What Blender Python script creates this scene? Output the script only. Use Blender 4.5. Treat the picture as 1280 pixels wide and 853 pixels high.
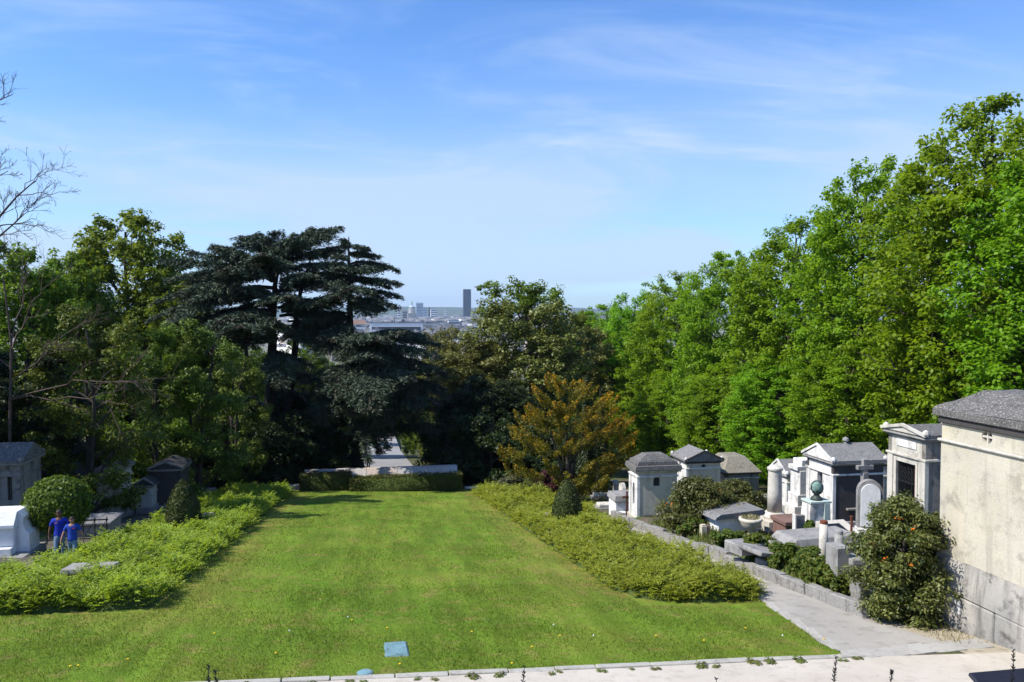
import bpy, bmesh, math, random
import numpy as np
from mathutils import Vector, Matrix

for _o in list(bpy.data.objects):
    bpy.data.objects.remove(_o)
SC = bpy.context.scene
COL = SC.collection
PI = math.pi

# ------------------------------------------------------------------ camera, sky, sun, exposure
cam_d = bpy.data.cameras.new('camera')
cam = bpy.data.objects.new('camera', cam_d)
COL.objects.link(cam)
cam_d.lens = 27.56
cam_d.sensor_width = 36.0
cam_d.clip_start = 0.1
cam_d.clip_end = 60000.0
cam.location = (0, 0, 5)
cam.rotation_euler = (math.radians(90 - 2.05), 0, math.radians(-10))
SC.camera = cam

SUN_EL = math.radians(49)
SUN_V = Vector((-0.99, -0.11, 0)).normalized() * math.cos(SUN_EL) + Vector((0, 0, math.sin(SUN_EL)))
sun_d = bpy.data.lights.new('sun', 'SUN')
sun_d.energy = 4.6
sun_d.angle = math.radians(0.53)
sun_d.color = (1.0, 0.95, 0.86)
sun = bpy.data.objects.new('sun', sun_d)
COL.objects.link(sun)
sun.rotation_euler = (-SUN_V).to_track_quat('-Z', 'Y').to_euler()

world = bpy.data.worlds.new('World')
SC.world = world
world.use_nodes = True
wt = world.node_tree
wt.nodes.clear()


def wn(t, **k):
    n = wt.nodes.new(t)
    for a, b in k.items():
        setattr(n, a, b)
    return n


def wmath(op, a, b=None):
    n = wn('ShaderNodeMath', operation=op)
    for i, v in enumerate((a, b)):
        if v is None:
            continue
        if isinstance(v, (int, float)):
            n.inputs[i].default_value = v
        else:
            wt.links.new(v, n.inputs[i])
    return n.outputs[0]


sky = wn('ShaderNodeTexSky', sky_type='NISHITA')
sky.sun_disc = False
sky.sun_elevation = SUN_EL
sky.sun_rotation = math.atan2(SUN_V.x, SUN_V.y)
sky.altitude = 100
sky.air_density = 1.0
sky.dust_density = 0.3
sky.ozone_density = 2.2
hs = wn('ShaderNodeHueSaturation')
hs.inputs['Saturation'].default_value = 1.12
hs.inputs['Value'].default_value = 1.0
wt.links.new(sky.outputs[0], hs.inputs['Color'])
tc = wn('ShaderNodeTexCoord')
sep = wn('ShaderNodeSeparateXYZ')
wt.links.new(tc.outputs['Generated'], sep.inputs[0])
zz = wmath('ADD', wmath('MAXIMUM', sep.outputs[2], 0.0), 0.12)
cmb = wn('ShaderNodeCombineXYZ')
wt.links.new(wmath('DIVIDE', sep.outputs[0], zz), cmb.inputs[0])
wt.links.new(wmath('DIVIDE', sep.outputs[1], zz), cmb.inputs[1])


def wnoise(scale, sx, sy, rot, detail, rough, dist, loc):
    m = wn('ShaderNodeMapping')
    m.inputs['Scale'].default_value = (sx, sy, 1)
    m.inputs['Rotation'].default_value = (0, 0, rot)
    m.inputs['Location'].default_value = loc
    wt.links.new(cmb.outputs[0], m.inputs[0])
    n = wn('ShaderNodeTexNoise')
    n.inputs['Scale'].default_value = scale
    n.inputs['Detail'].default_value = detail
    n.inputs['Roughness'].default_value = rough
    n.inputs['Distortion'].default_value = dist
    wt.links.new(m.outputs[0], n.inputs['Vector'])
    return n.outputs[0]


def wramp(src, a, b, lo=0.0, hi=1.0):
    n = wn('ShaderNodeMapRange', interpolation_type='SMOOTHSTEP')
    for k, v in zip(('From Min', 'From Max', 'To Min', 'To Max'), (a, b, lo, hi)):
        n.inputs[k].default_value = v
    wt.links.new(src, n.inputs['Value'])
    return n.outputs[0]


broad = wramp(wnoise(0.42, 1, 1, 0, 2, 0.5, 0.3, (3.1, 1.7, 0)), 0.34, 0.66)
wisps = wramp(wnoise(1.1, 0.8, 1.25, 0.7, 9, 0.60, 1.1, (0.4, 2.2, 0)), 0.42, 0.84)
streak = wramp(wnoise(1.5, 0.3, 2.0, -0.35, 6, 0.6, 0.5, (5.0, 0.3, 0)), 0.50, 0.80)
low = wramp(sep.outputs[2], 0.0, 0.36, 1.0, 0.0)
m1 = wmath('MULTIPLY', wisps, 0.66)
m2 = wmath('MULTIPLY', wmath('MULTIPLY', streak, broad), 0.40)
m3 = wmath('MULTIPLY', wmath('MULTIPLY', broad, low), 0.95)
m0 = wmath('ADD', wmath('MULTIPLY', low, 0.30), 0.04)
mask = wmath('MINIMUM', wmath('ADD', wmath('ADD', wmath('ADD', m1, m2), m3), m0), 0.85)
mix = wn('ShaderNodeMixRGB')
mix.inputs['Color2'].default_value = (3.1, 3.9, 5.2, 1)
wt.links.new(mask, mix.inputs['Fac'])
tint = wn('ShaderNodeMixRGB', blend_type='MULTIPLY')
tint.inputs['Fac'].default_value = 1.0
tint.inputs['Color2'].default_value = (0.60, 0.83, 1.12, 1)
wt.links.new(hs.outputs[0], tint.inputs['Color1'])
wt.links.new(tint.outputs[0], mix.inputs['Color1'])
bg = wn('ShaderNodeBackground')
bg.inputs['Strength'].default_value = 0.13
wt.links.new(mix.outputs[0], bg.inputs['Color'])
wo = wn('ShaderNodeOutputWorld')
wt.links.new(bg.outputs[0], wo.inputs['Surface'])

SC.view_settings.view_transform = 'Standard'
SC.view_settings.look = 'None'
SC.view_settings.exposure = 0.62
SC.view_settings.gamma = 1.0
SC.view_settings.use_curve_mapping = False
SC.cycles.max_bounces = 6
SC.cycles.diffuse_bounces = 2
SC.cycles.transmission_bounces = 4
SC.cycles.transparent_max_bounces = 4
SC.cycles.caustics_reflective = False
SC.cycles.caustics_refractive = False

# ------------------------------------------------------------------ places
F_PX = 980.0
_rt = Vector((math.cos(math.radians(10)), -math.sin(math.radians(10)), 0))
_fw = Vector((math.sin(math.radians(10)) * math.cos(math.radians(2.05)),
              math.cos(math.radians(10)) * math.cos(math.radians(2.05)), -math.sin(math.radians(2.05))))
_up = _rt.cross(_fw)
SLOPE, TILT = 0.141, 0.036


def sstep(a, b, x):
    t = np.clip((np.asarray(x, float) - a) / (b - a), 0, 1)
    return t * t * (3 - 2 * t)


def gz(X, Y):
    """height of the ground: the hillside falls away from the viewer, then levels out to the plain of the city"""
    X = np.asarray(X, float)
    Y = np.asarray(Y, float)
    Xc = np.clip(X, -60, 60)
    near = -SLOPE * Y - TILT * Xc
    far = -SLOPE * 150 - 22 * (1 - np.exp(-(Y - 150) * SLOPE / 22)) - TILT * Xc * np.clip(1 - (Y - 150) / 200, 0, 1)
    z = np.where(Y < 150, near, far)
    rise = 0.5 * sstep(12.75, 13.3, X) * (1 - sstep(36, 44, Y)) * sstep(19.4, 21.0, Y)
    return z + rise


def g(X, Y):
    return float(gz(X, Y))


def ray(px, py):
    return _fw + _rt * ((px - 640) / F_PX) - _up * ((py - 426.5) / F_PX)


def at(px, py, Y):
    d = ray(px, py)
    return Vector((0, 0, 5)) + d * (Y / d.y)


def ground(px, py, off=0.0):
    d = ray(px, py)
    t = (off - 5.0) / (d.z + SLOPE * d.y + TILT * d.x)
    return Vector((0, 0, 5)) + d * t


def y_of(px, X):
    d = ray(px, 426.5)
    return X * d.y / d.x


# ------------------------------------------------------------------ object helpers
def tag(o, label=None, cat=None, group=None, kind=None):
    if label: o['label'] = label
    if cat: o['category'] = cat
    if group: o['group'] = group
    if kind: o['kind'] = kind
    return o


def thing(name, label, cat, loc=(0, 0, 0), rotz=0.0, group=None):
    o = bpy.data.objects.new(name, None)
    o.empty_display_size = 0.3
    COL.objects.link(o)
    o.location = loc
    o.rotation_euler = (0, 0, rotz)
    return tag(o, label, cat, group)


def link(name, me, parent=None, loc=(0, 0, 0), rotz=0.0, mats=None):
    o = bpy.data.objects.new(name, me)
    COL.objects.link(o)
    o.parent = parent
    o.location = loc
    o.rotation_euler = (0, 0, rotz)
    if mats is not None:
        for m in (mats if isinstance(mats, (list, tuple)) else [mats]):
            me.materials.append(m)
    return o


def children(o):
    return [c for c in COL.objects if c.parent == o]


def dup(root, loc, rotz=0.0, label=None, scale=None):
    r = root.copy()
    COL.objects.link(r)
    r.location = loc
    r.rotation_euler = (0, 0, rotz)
    if scale is not None: r.scale = scale
    if label: r['label'] = label
    for ch in children(root):
        c = ch.copy()
        COL.objects.link(c)
        c.parent = r
        for gch in children(ch):
            d = gch.copy()
            COL.objects.link(d)
            d.parent = c
    return r


class MB:
    """collects solids and links them as one mesh object"""

    def __init__(self):
        self.bm = bmesh.new()

    def box(self, x0, x1, y0, y1, z0, z1, bev=0.0, taper=1.0):
        cx, cy = (x0 + x1) / 2, (y0 + y1) / 2
        vs = []
        for z, k in ((z0, 1.0), (z1, taper)):
            for x, y in ((x0, y0), (x1, y0), (x1, y1), (x0, y1)):
                vs.append(self.bm.verts.new((cx + (x - cx) * k, cy + (y - cy) * k, z)))
        fs = [self.bm.faces.new([vs[i] for i in q]) for q in
              ((3, 2, 1, 0), (4, 5, 6, 7), (0, 1, 5, 4), (1, 2, 6, 5), (2, 3, 7, 6), (3, 0, 4, 7))]
        if bev:
            es = list({e for f in fs for e in f.edges})
            bmesh.ops.bevel(self.bm, geom=es, offset=bev, segments=1, affect='EDGES')
        return self

    def prism(self, pts, axis, a, b):
        """polygon pts in the other two axes, extruded along axis from a to b"""
        def mk(p, t):
            u, v = p
            return {'x': (t, u, v), 'y': (u, t, v), 'z': (u, v, t)}[axis]
        A = [self.bm.verts.new(mk(p, a)) for p in pts]
        Bv = [self.bm.verts.new(mk(p, b)) for p in pts]
        n = len(pts)
        self.bm.faces.new(A)
        self.bm.faces.new(Bv[::-1])
        for i in range(n):
            self.bm.faces.new((A[i], Bv[i], Bv[(i + 1) % n], A[(i + 1) % n]))
        return self

    def lathe(self, prof, n=20, c=(0, 0), sx=1.0, sy=1.0):
        rings = []
        for r, z in prof:
            rings.append([self.bm.verts.new((c[0] + sx * r * math.cos(2 * PI * i / n), c[1] + sy * r * math.sin(2 * PI * i / n), z)) for i in range(n)])
        for a, b in zip(rings, rings[1:]):
            for i in range(n):
                self.bm.faces.new((a[i], a[(i + 1) % n], b[(i + 1) % n], b[i]))
        self.bm.faces.new(rings[0][::-1])
        self.bm.faces.new(rings[-1])
        return self

    def tube(self, pts, r, n=8):
        pts = [Vector(p) for p in pts]
        rr = r if isinstance(r, (list, tuple)) else [r] * len(pts)
        rings = []
        for i, p in enumerate(pts):
            t = (pts[min(i + 1, len(pts) - 1)] - pts[max(i - 1, 0)]).normalized()
            ref = Vector((0, 0, 1)) if abs(t.z) < 0.9 else Vector((1, 0, 0))
            u = t.cross(ref).normalized()
            v = t.cross(u)
            rings.append([self.bm.verts.new(p + (u * math.cos(2 * PI * k / n) + v * math.sin(2 * PI * k / n)) * rr[i]) for k in range(n)])
        for a, b in zip(rings, rings[1:]):
            for k in range(n):
                self.bm.faces.new((a[k], a[(k + 1) % n], b[(k + 1) % n], b[k]))
        self.bm.faces.new(rings[0][::-1])
        self.bm.faces.new(rings[-1])
        return self

    def panel(self, outer, holes, axis, a, b):
        """wall slab with real openings: outline and holes in the other two axes, thickness a..b along axis"""
        tmp = bmesh.new()
        es = []
        for loop in [outer] + holes:
            vs = [tmp.verts.new((u, v, 0)) for u, v in loop]
            for i in range(len(vs)):
                es.append(tmp.edges.new((vs[i], vs[(i + 1) % len(vs)])))
        bmesh.ops.triangle_fill(tmp, use_beauty=True, use_dissolve=False, edges=es)
        r = bmesh.ops.extrude_face_region(tmp, geom=list(tmp.faces))
        for v in r['geom']:
            if isinstance(v, bmesh.types.BMVert):
                v.co.z = 1
        mp = {}
        for v in tmp.verts:
            u, w, t = v.co.x, v.co.y, a + (b - a) * v.co.z
            mp[v] = self.bm.verts.new({'x': (t, u, w), 'y': (u, t, w), 'z': (u, w, t)}[axis])
        for f in tmp.faces:
            try:
                self.bm.faces.new([mp[v] for v in f.verts])
            except ValueError:
                pass
        tmp.free()
        return self

    def jitter(self, amt, seed=0):
        r = random.Random(seed)
        for v in self.bm.verts:
            v.co += Vector((r.uniform(-1, 1), r.uniform(-1, 1), r.uniform(-1, 1))) * amt
        return self

    def turn(self, ang, axis='Z', c=(0, 0, 0)):
        bmesh.ops.rotate(self.bm, verts=self.bm.verts, cent=c, matrix=Matrix.Rotation(ang, 3, axis))
        return self

    def mesh(self, name, smooth=False):
        bmesh.ops.recalc_face_normals(self.bm, faces=self.bm.faces)
        me = bpy.data.meshes.new(name)
        self.bm.to_mesh(me)
        self.bm.free()
        if smooth:
            for p in me.polygons: p.use_smooth = True
        return me

    def build(self, name, mat, parent=None, loc=(0, 0, 0), rotz=0.0, smooth=False, label=None):
        o = link(name, self.mesh(name, smooth), parent, loc, rotz, mat)
        if label: o['label'] = label
        return o


def np_mesh(name, V, Fs, mi=None, smooth=False):
    V = np.asarray(V, np.float32)
    Fs = np.asarray(Fs, np.int32)
    me = bpy.data.meshes.new(name)
    n, k = Fs.shape
    me.vertices.add(len(V))
    me.vertices.foreach_set('co', V.ravel())
    me.loops.add(n * k)
    me.loops.foreach_set('vertex_index', Fs.ravel())
    me.polygons.add(n)
    me.polygons.foreach_set('loop_start', np.arange(0, n * k, k, dtype=np.int32))
    if mi is not None:
        me.polygons.foreach_set('material_index', np.asarray(mi, np.int32))
    if smooth:
        me.polygons.foreach_set('use_smooth', np.ones(n, bool))
    me.update(calc_edges=True)
    return me


class Acc:
    """numpy accumulator of quads"""

    def __init__(self):
        self.V, self.F, self.M, self.n = [], [], [], 0

    def add(self, V, Fq, mi=0):
        self.V.append(V)
        self.F.append(Fq + self.n)
        self.M.append(np.full(len(Fq), mi, np.int32))
        self.n += len(V)

    def tube(self, P, R, k=5, mi=0):
        P = np.asarray(P, float)
        R = np.asarray(R, float)
        n = len(P)
        T = np.gradient(P, axis=0)
        T /= np.linalg.norm(T, axis=1)[:, None] + 1e-9
        mean = np.abs(T.mean(0))
        ref = np.eye(3)[int(np.argmin(mean))]
        U = np.cross(T, ref)
        U /= np.linalg.norm(U, axis=1)[:, None] + 1e-9
        W = np.cross(T, U)
        a = np.arange(k) * 2 * PI / k
        ring = P[:, None, :] + R[:, None, None] * (U[:, None, :] * np.cos(a)[None, :, None] + W[:, None, :] * np.sin(a)[None, :, None])
        i = np.arange(n - 1)[:, None] * k
        j = np.arange(k)[None, :]
        jn = (j + 1) % k
        Fq = np.stack([i + j, i + jn, i + k + jn, i + k + j], -1).reshape(-1, 4)
        self.add(ring.reshape(-1, 3), Fq, mi)

    def leaves(self, C, N, A, L, W, fold=0.15, mi=0):
        C = np.asarray(C, float)
        n = len(C)
        if n == 0: return
        N = N / (np.linalg.norm(N, axis=1)[:, None] + 1e-9)
        A = A - N * (A * N).sum(1)[:, None]
        A = A / (np.linalg.norm(A, axis=1)[:, None] + 1e-9)
        Bv = np.cross(N, A)
        L = np.broadcast_to(np.asarray(L, float), (n,))[:, None]
        W = np.broadcast_to(np.asarray(W, float), (n,))[:, None]
        up = N * (W * fold)
        V = np.stack([C - A * L / 2, C + Bv * W / 2 + up, C + A * L / 2, C - Bv * W / 2 + up], 1).reshape(-1, 3)
        self.add(V, np.arange(n * 4).reshape(n, 4), mi)

    def mesh(self, name, smooth=False):
        return np_mesh(name, np.concatenate(self.V), np.concatenate(self.F), np.concatenate(self.M), smooth)


# ------------------------------------------------------------------ materials
def new_mat(name):
    m = bpy.data.materials.new(name)
    m.use_nodes = True
    nt = m.node_tree
    nt.nodes.clear()
    out = nt.nodes.new('ShaderNodeOutputMaterial')
    return m, nt, out


def c4(c):
    return (c[0], c[1], c[2], 1.0)


def nd(nt, t, ins=None, **k):
    n = nt.nodes.new(t)
    for a, b in k.items(): setattr(n, a, b)
    for a, b in (ins or {}).items():
        if isinstance(b, bpy.types.NodeSocket): nt.links.new(b, n.inputs[a])
        else: n.inputs[a].default_value = b
    return n


def ramp(nt, src, stops):
    n = nt.nodes.new('ShaderNodeValToRGB')
    el = n.color_ramp.elements
    while len(el) < len(stops): el.new(0.5)
    for e, (p, c) in zip(el, stops):
        e.position = p
        e.color = c4(c)
    nt.links.new(src, n.inputs[0])
    return n.outputs[0]


def noise(nt, vec, scale, detail=4, rough=0.55, dist=0.0):
    n = nd(nt, 'ShaderNodeTexNoise', {'Scale': scale, 'Detail': detail, 'Roughness': rough, 'Distortion': dist})
    if vec is not None: nt.links.new(vec, n.inputs['Vector'])
    return n.outputs[0]


def mixc(nt, fac, a, b, mode='MIX'):
    n = nt.nodes.new('ShaderNodeMixRGB')
    n.blend_type = mode
    for i, v in enumerate((fac, a, b)):
        if isinstance(v, bpy.types.NodeSocket): nt.links.new(v, n.inputs[i])
        elif isinstance(v, (int, float)): n.inputs[i].default_value = v
        else: n.inputs[i].default_value = c4(v)
    return n.outputs[0]


def mrange(nt, src, a, b, lo=0.0, hi=1.0):
    n = nd(nt, 'ShaderNodeMapRange', {'Value': src, 'From Min': a, 'From Max': b, 'To Min': lo, 'To Max': hi})
    return n.outputs[0]


def geo_pos(nt):
    return nt.nodes.new('ShaderNodeNewGeometry').outputs['Position']


def finish(nt, out, col, rough=0.85, bump=None, bump_d=0.02, spec=0.25, metal=0.0):
    p = nd(nt, 'ShaderNodeBsdfPrincipled', {'Roughness': rough, 'Specular IOR Level': spec, 'Metallic': metal})
    if isinstance(col, bpy.types.NodeSocket): nt.links.new(col, p.inputs['Base Color'])
    else: p.inputs['Base Color'].default_value = c4(col)
    if bump is not None:
        b = nd(nt, 'ShaderNodeBump', {'Strength': 0.7, 'Distance': bump_d, 'Height': bump})
        nt.links.new(b.outputs[0], p.inputs['Normal'])
    nt.links.new(p.outputs[0], out.inputs[0])


def stone(name, base, dark, grime=0.5, scale=1.0, lichen=None, streaks=True, rough=0.85, warm=None):
    m, nt, out = new_mat(name)
    pos = geo_pos(nt)
    col = mixc(nt, mrange(nt, noise(nt, pos, 1.3 * scale, 6, 0.6), 0.35, 0.7), base, tuple(b * 0.72 + d * 0.28 for b, d in zip(base, dark)))
    if warm:
        col = mixc(nt, mrange(nt, noise(nt, pos, 0.55 * scale, 3), 0.45, 0.62, 0, 0.75), col, warm)
    if streaks:
        mp = nd(nt, 'ShaderNodeMapping', {'Vector': pos, 'Scale': (3.5 * scale, 3.5 * scale, 0.35 * scale)})
        col = mixc(nt, mrange(nt, noise(nt, mp.outputs[0], 1.0, 5, 0.6), 0.52, 0.72, 0, grime), col, dark)
    col = mixc(nt, mrange(nt, noise(nt, pos, 2.3 * scale, 9, 0.68, 0.4), 0.52, 0.66, 0, grime), col, dark)
    fine = noise(nt, pos, 38 * scale, 4, 0.7)
    col = mixc(nt, 0.3, col, mrange(nt, fine, 0.3, 0.7, 0.45, 1.35), 'MULTIPLY')
    if lichen:
        v = noise(nt, pos, 13 * scale, 6, 0.75)
        col = mixc(nt, mrange(nt, v, 0.52, 0.62, 0, 0.8), col, lichen)
    h = nd(nt, 'ShaderNodeMath', {0: fine, 1: noise(nt, pos, 7 * scale, 6, 0.65)}, operation='ADD').outputs[0]
    finish(nt, out, col, rough, h, 0.012)
    return m


def plain(name, col, rough=0.6, var=0.25, metal=0.0, spec=0.3, scale=9.0):
    m, nt, out = new_mat(name)
    pos = geo_pos(nt)
    n = noise(nt, pos, scale, 5, 0.6)
    c = mixc(nt, mrange(nt, n, 0.35, 0.7), col, tuple(v * (1 - var) for v in col))
    finish(nt, out, c, rough, noise(nt, pos, scale * 6, 3), 0.004, spec, metal)
    return m


def foliage(name, cols, trans=0.35, tcol=None, spec=0.25, rough=0.5, objvar=0.12, big=0.25):
    """leaf material: each leaf its own tone, thin enough to let light through"""
    m, nt, out = new_mat(name)
    ge = nt.nodes.new('ShaderNodeNewGeometry')
    k = len(cols)
    col = ramp(nt, ge.outputs['Random Per Island'], [(i / (k - 1), c) for i, c in enumerate(cols)])
    oi = nt.nodes.new('ShaderNodeObjectInfo')
    hsv = nd(nt, 'ShaderNodeHueSaturation', {'Color': col, 'Saturation': 1.0})
    nt.links.new(mrange(nt, oi.outputs['Random'], 0, 1, 0.5 - 0.020, 0.5 + 0.016), hsv.inputs['Hue'])
    nt.links.new(mrange(nt, oi.outputs['Random'], 0, 1, 1 - objvar, 1 + objvar), hsv.inputs['Value'])
    col = mixc(nt, big, hsv.outputs[0], mrange(nt, noise(nt, ge.outputs['Position'], 0.5, 3), 0.3, 0.7, 0.35, 1.6), 'MULTIPLY')
    p = nd(nt, 'ShaderNodeBsdfPrincipled', {'Base Color': col, 'Roughness': rough, 'Specular IOR Level': spec})
    t = nd(nt, 'ShaderNodeBsdfTranslucent', {'Color': mixc(nt, 1.0, col, tcol or (1.5, 1.35, 0.7), 'MULTIPLY')})
    mx = nd(nt, 'ShaderNodeMixShader', {0: trans, 1: p.outputs[0], 2: t.outputs[0]})
    nt.links.new(mx.outputs[0], out.inputs[0])
    return m


def bark(name, a, b):
    m, nt, out = new_mat(name)
    pos = geo_pos(nt)
    mp = nd(nt, 'ShaderNodeMapping', {'Vector': pos, 'Scale': (6, 6, 1.2)})
    n = noise(nt, mp.outputs[0], 2.0, 7, 0.65)
    finish(nt, out, ramp(nt, n, [(0.3, a), (0.7, b)]), 0.95, n, 0.03)
    return m


M = {}
M['lime_leaf'] = foliage('lime_leaf', [(0.105, 0.210, 0.008), (0.160, 0.290, 0.012), (0.220, 0.360, 0.020)], 0.5, tcol=(1.45, 1.40, 0.7), objvar=0.12, big=0.25)
M['maple_leaf'] = foliage('maple_leaf', [(0.090, 0.155, 0.012), (0.140, 0.215, 0.017), (0.185, 0.255, 0.025)], 0.40)
M['spring_leaf'] = foliage('spring_leaf', [(0.070, 0.120, 0.012), (0.115, 0.180, 0.016), (0.150, 0.210, 0.022)], 0.45)
M['olive_leaf'] = foliage('olive_leaf', [(0.060, 0.098, 0.011), (0.105, 0.150, 0.016), (0.155, 0.200, 0.026)], 0.22)
M['ivy_leaf'] = foliage('ivy_leaf', [(0.085, 0.105, 0.018), (0.135, 0.155, 0.026), (0.185, 0.200, 0.045)], 0.22, spec=0.4)
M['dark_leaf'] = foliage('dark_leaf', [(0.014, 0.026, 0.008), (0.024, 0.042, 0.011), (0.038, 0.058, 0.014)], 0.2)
M['cedar_needle'] = foliage('cedar_needle', [(0.034, 0.054, 0.032), (0.060, 0.088, 0.053), (0.094, 0.128, 0.080)], 0.06, tcol=(1, 1, 1), rough=0.65)
M['cedar_tip'] = foliage('cedar_tip', [(0.050, 0.052, 0.034), (0.075, 0.065, 0.045), (0.070, 0.080, 0.055)], 0.06, tcol=(1, 1, 1), rough=0.65)
M['yew_green'] = foliage('yew_green', [(0.100, 0.118, 0.009), (0.170, 0.180, 0.011), (0.255, 0.235, 0.014)], 0.4)
M['yew_gold'] = foliage('yew_gold', [(0.48, 0.285, 0.008), (0.62, 0.36, 0.010), (0.70, 0.43, 0.014)], 0.42)
M['cypress_leaf'] = foliage('cypress_leaf', [(0.018, 0.030, 0.010), (0.030, 0.046, 0.014), (0.050, 0.062, 0.018)], 0.1)
M['bed_leaf'] = foliage('bed_leaf', [(0.130, 0.195, 0.015), (0.225, 0.305, 0.024), (0.330, 0.390, 0.056)], 0.5, big=0.3)
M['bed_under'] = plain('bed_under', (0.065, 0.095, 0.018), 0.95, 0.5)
M['topiary_leaf'] = foliage('topiary_leaf', [(0.028, 0.042, 0.011), (0.046, 0.064, 0.015), (0.070, 0.088, 0.020)], 0.12)
M['hedge_leaf'] = foliage('hedge_leaf', [(0.036, 0.046, 0.010), (0.065, 0.076, 0.014), (0.110, 0.112, 0.022)], 0.14)
M['ball_leaf'] = foliage('ball_leaf', [(0.055, 0.110, 0.010), (0.090, 0.165, 0.014), (0.120, 0.200, 0.020)], 0.35)
M['quince_leaf'] = foliage('quince_leaf', [(0.050, 0.066, 0.012), (0.088, 0.100, 0.018), (0.140, 0.135, 0.035)], 0.3, spec=0.5)
M['pyracantha_leaf'] = foliage('pyracantha_leaf', [(0.040, 0.055, 0.012), (0.095, 0.110, 0.020), (0.190, 0.185, 0.055)], 0.25, spec=0.35, rough=0.5)
M['vine_leaf'] = foliage('vine_leaf', [(0.055, 0.100, 0.016), (0.090, 0.150, 0.022), (0.150, 0.165, 0.030)], 0.4)
M['purple_leaf'] = foliage('purple_leaf', [(0.060, 0.018, 0.022), (0.105, 0.030, 0.034), (0.135, 0.050, 0.045)], 0.3, tcol=(1.3, 0.9, 0.8))
M['grey_leaf'] = foliage('grey_leaf', [(0.075, 0.088, 0.045), (0.115, 0.125, 0.065), (0.150, 0.155, 0.085)], 0.25)
M['grass_blade'] = foliage('grass_blade', [(0.085, 0.145, 0.012), (0.130, 0.190, 0.018), (0.185, 0.215, 0.034)], 0.35, objvar=0.0, big=0.15)
M['dry_grass'] = foliage('dry_grass', [(0.110, 0.120, 0.035), (0.210, 0.190, 0.075), (0.260, 0.220, 0.110)], 0.3)
M['weed_leaf'] = foliage('weed_leaf', [(0.060, 0.090, 0.014), (0.100, 0.135, 0.020), (0.150, 0.150, 0.030)], 0.3)
M['sprig'] = plain('sprig', (0.008, 0.010, 0.012), 0.7, 0.4)
M['bark'] = bark('bark', (0.030, 0.024, 0.020), (0.085, 0.070, 0.058))
M['cedar_bark'] = bark('cedar_bark', (0.020, 0.017, 0.016), (0.060, 0.050, 0.044))
M['bare_bark'] = bark('bare_bark', (0.050, 0.036, 0.030), (0.115, 0.085, 0.070))
M['orange_petal'] = plain('orange_petal', (0.75, 0.20, 0.015), 0.5)
M['red_petal'] = plain('red_petal', (0.62, 0.035, 0.012), 0.5)
M['yellow_petal'] = plain('yellow_petal', (0.80, 0.52, 0.01), 0.5)
M['white_fluff'] = plain('white_fluff', (0.70, 0.70, 0.66), 0.9)

M['cream_stone'] = stone('cream_stone', (0.53, 0.49, 0.40), (0.20, 0.185, 0.16), 0.52, 0.8, warm=(0.55, 0.485, 0.35))
M['pale_stone'] = stone('pale_stone', (0.58, 0.545, 0.475), (0.19, 0.175, 0.155), 0.6)
M['bright_stone'] = stone('bright_stone', (0.72, 0.70, 0.66), (0.22, 0.205, 0.19), 0.68)
M['grey_stone'] = stone('grey_stone', (0.30, 0.29, 0.28), (0.09, 0.085, 0.08), 0.6)
M['weathered_base'] = stone('weathered_base', (0.31, 0.30, 0.28), (0.07, 0.067, 0.062), 0.85, 0.9, warm=(0.42, 0.39, 0.34))
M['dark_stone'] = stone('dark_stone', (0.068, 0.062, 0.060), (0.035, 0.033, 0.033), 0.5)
M['soot_stone'] = stone('soot_stone', (0.26, 0.24, 0.21), (0.05, 0.046, 0.042), 0.8)
M['roof_stone'] = stone('roof_stone', (0.115, 0.11, 0.105), (0.04, 0.038, 0.037), 0.7, 1.6, lichen=(0.36, 0.35, 0.33), streaks=False, rough=0.95)
M['slate_roof'] = stone('slate_roof', (0.185, 0.18, 0.178), (0.07, 0.068, 0.067), 0.6, 1.2, lichen=(0.33, 0.32, 0.30), streaks=False)
M['moss_roof'] = stone('moss_roof', (0.22, 0.205, 0.17), (0.06, 0.055, 0.045), 0.6, 1.4, lichen=(0.42, 0.37, 0.26), streaks=False, rough=0.95)
M['marble'] = stone('marble', (0.80, 0.80, 0.80), (0.40, 0.41, 0.43), 0.3, 0.8, rough=0.5)
M['bed_slab'] = stone('bed_slab', (0.30, 0.285, 0.27), (0.13, 0.125, 0.12), 0.4)
M['wall_cap'] = stone('wall_cap', (0.46, 0.43, 0.40), (0.20, 0.19, 0.18), 0.45, 0.7, warm=(0.50, 0.36, 0.27))
M['low_wall'] = stone('low_wall', (0.27, 0.258, 0.24), (0.075, 0.07, 0.065), 0.75, 1.2, lichen=(0.38, 0.37, 0.345))
M['kerb'] = stone('kerb', (0.42, 0.40, 0.35), (0.18, 0.17, 0.15), 0.5, 1.5)
M['redbrown'] = stone('redbrown', (0.20, 0.120, 0.100), (0.075, 0.05, 0.045), 0.5)
M['terracotta'] = stone('terracotta', (0.62, 0.57, 0.47), (0.30, 0.26, 0.20), 0.4, 2.0)
M['iron'] = plain('iron', (0.022, 0.022, 0.025), 0.6, 0.4, 0.3)
M['rust'] = plain('rust', (0.17, 0.055, 0.030), 0.9, 0.45)
M['verdigris'] = plain('verdigris', (0.22, 0.36, 0.31), 0.75, 0.45, 0.2, scale=14)
M['bronze_head'] = stone('bronze_head', (0.20, 0.33, 0.28), (0.035, 0.05, 0.045), 0.9, 3.0, lichen=(0.38, 0.50, 0.45), streaks=False)
M['bronze_dark'] = plain('bronze_dark', (0.06, 0.072, 0.066), 0.6, 0.4, 0.3)
M['green_stain'] = stone('green_stain', (0.40, 0.49, 0.45), (0.52, 0.52, 0.48), 0.5)
M['glass_dark'] = plain('glass_dark', (0.03, 0.035, 0.045), 0.15, 0.2, 0.0, 0.6)
M['hatch'] = plain('hatch', (0.175, 0.30, 0.335), 0.6, 0.4, scale=3)
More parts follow.
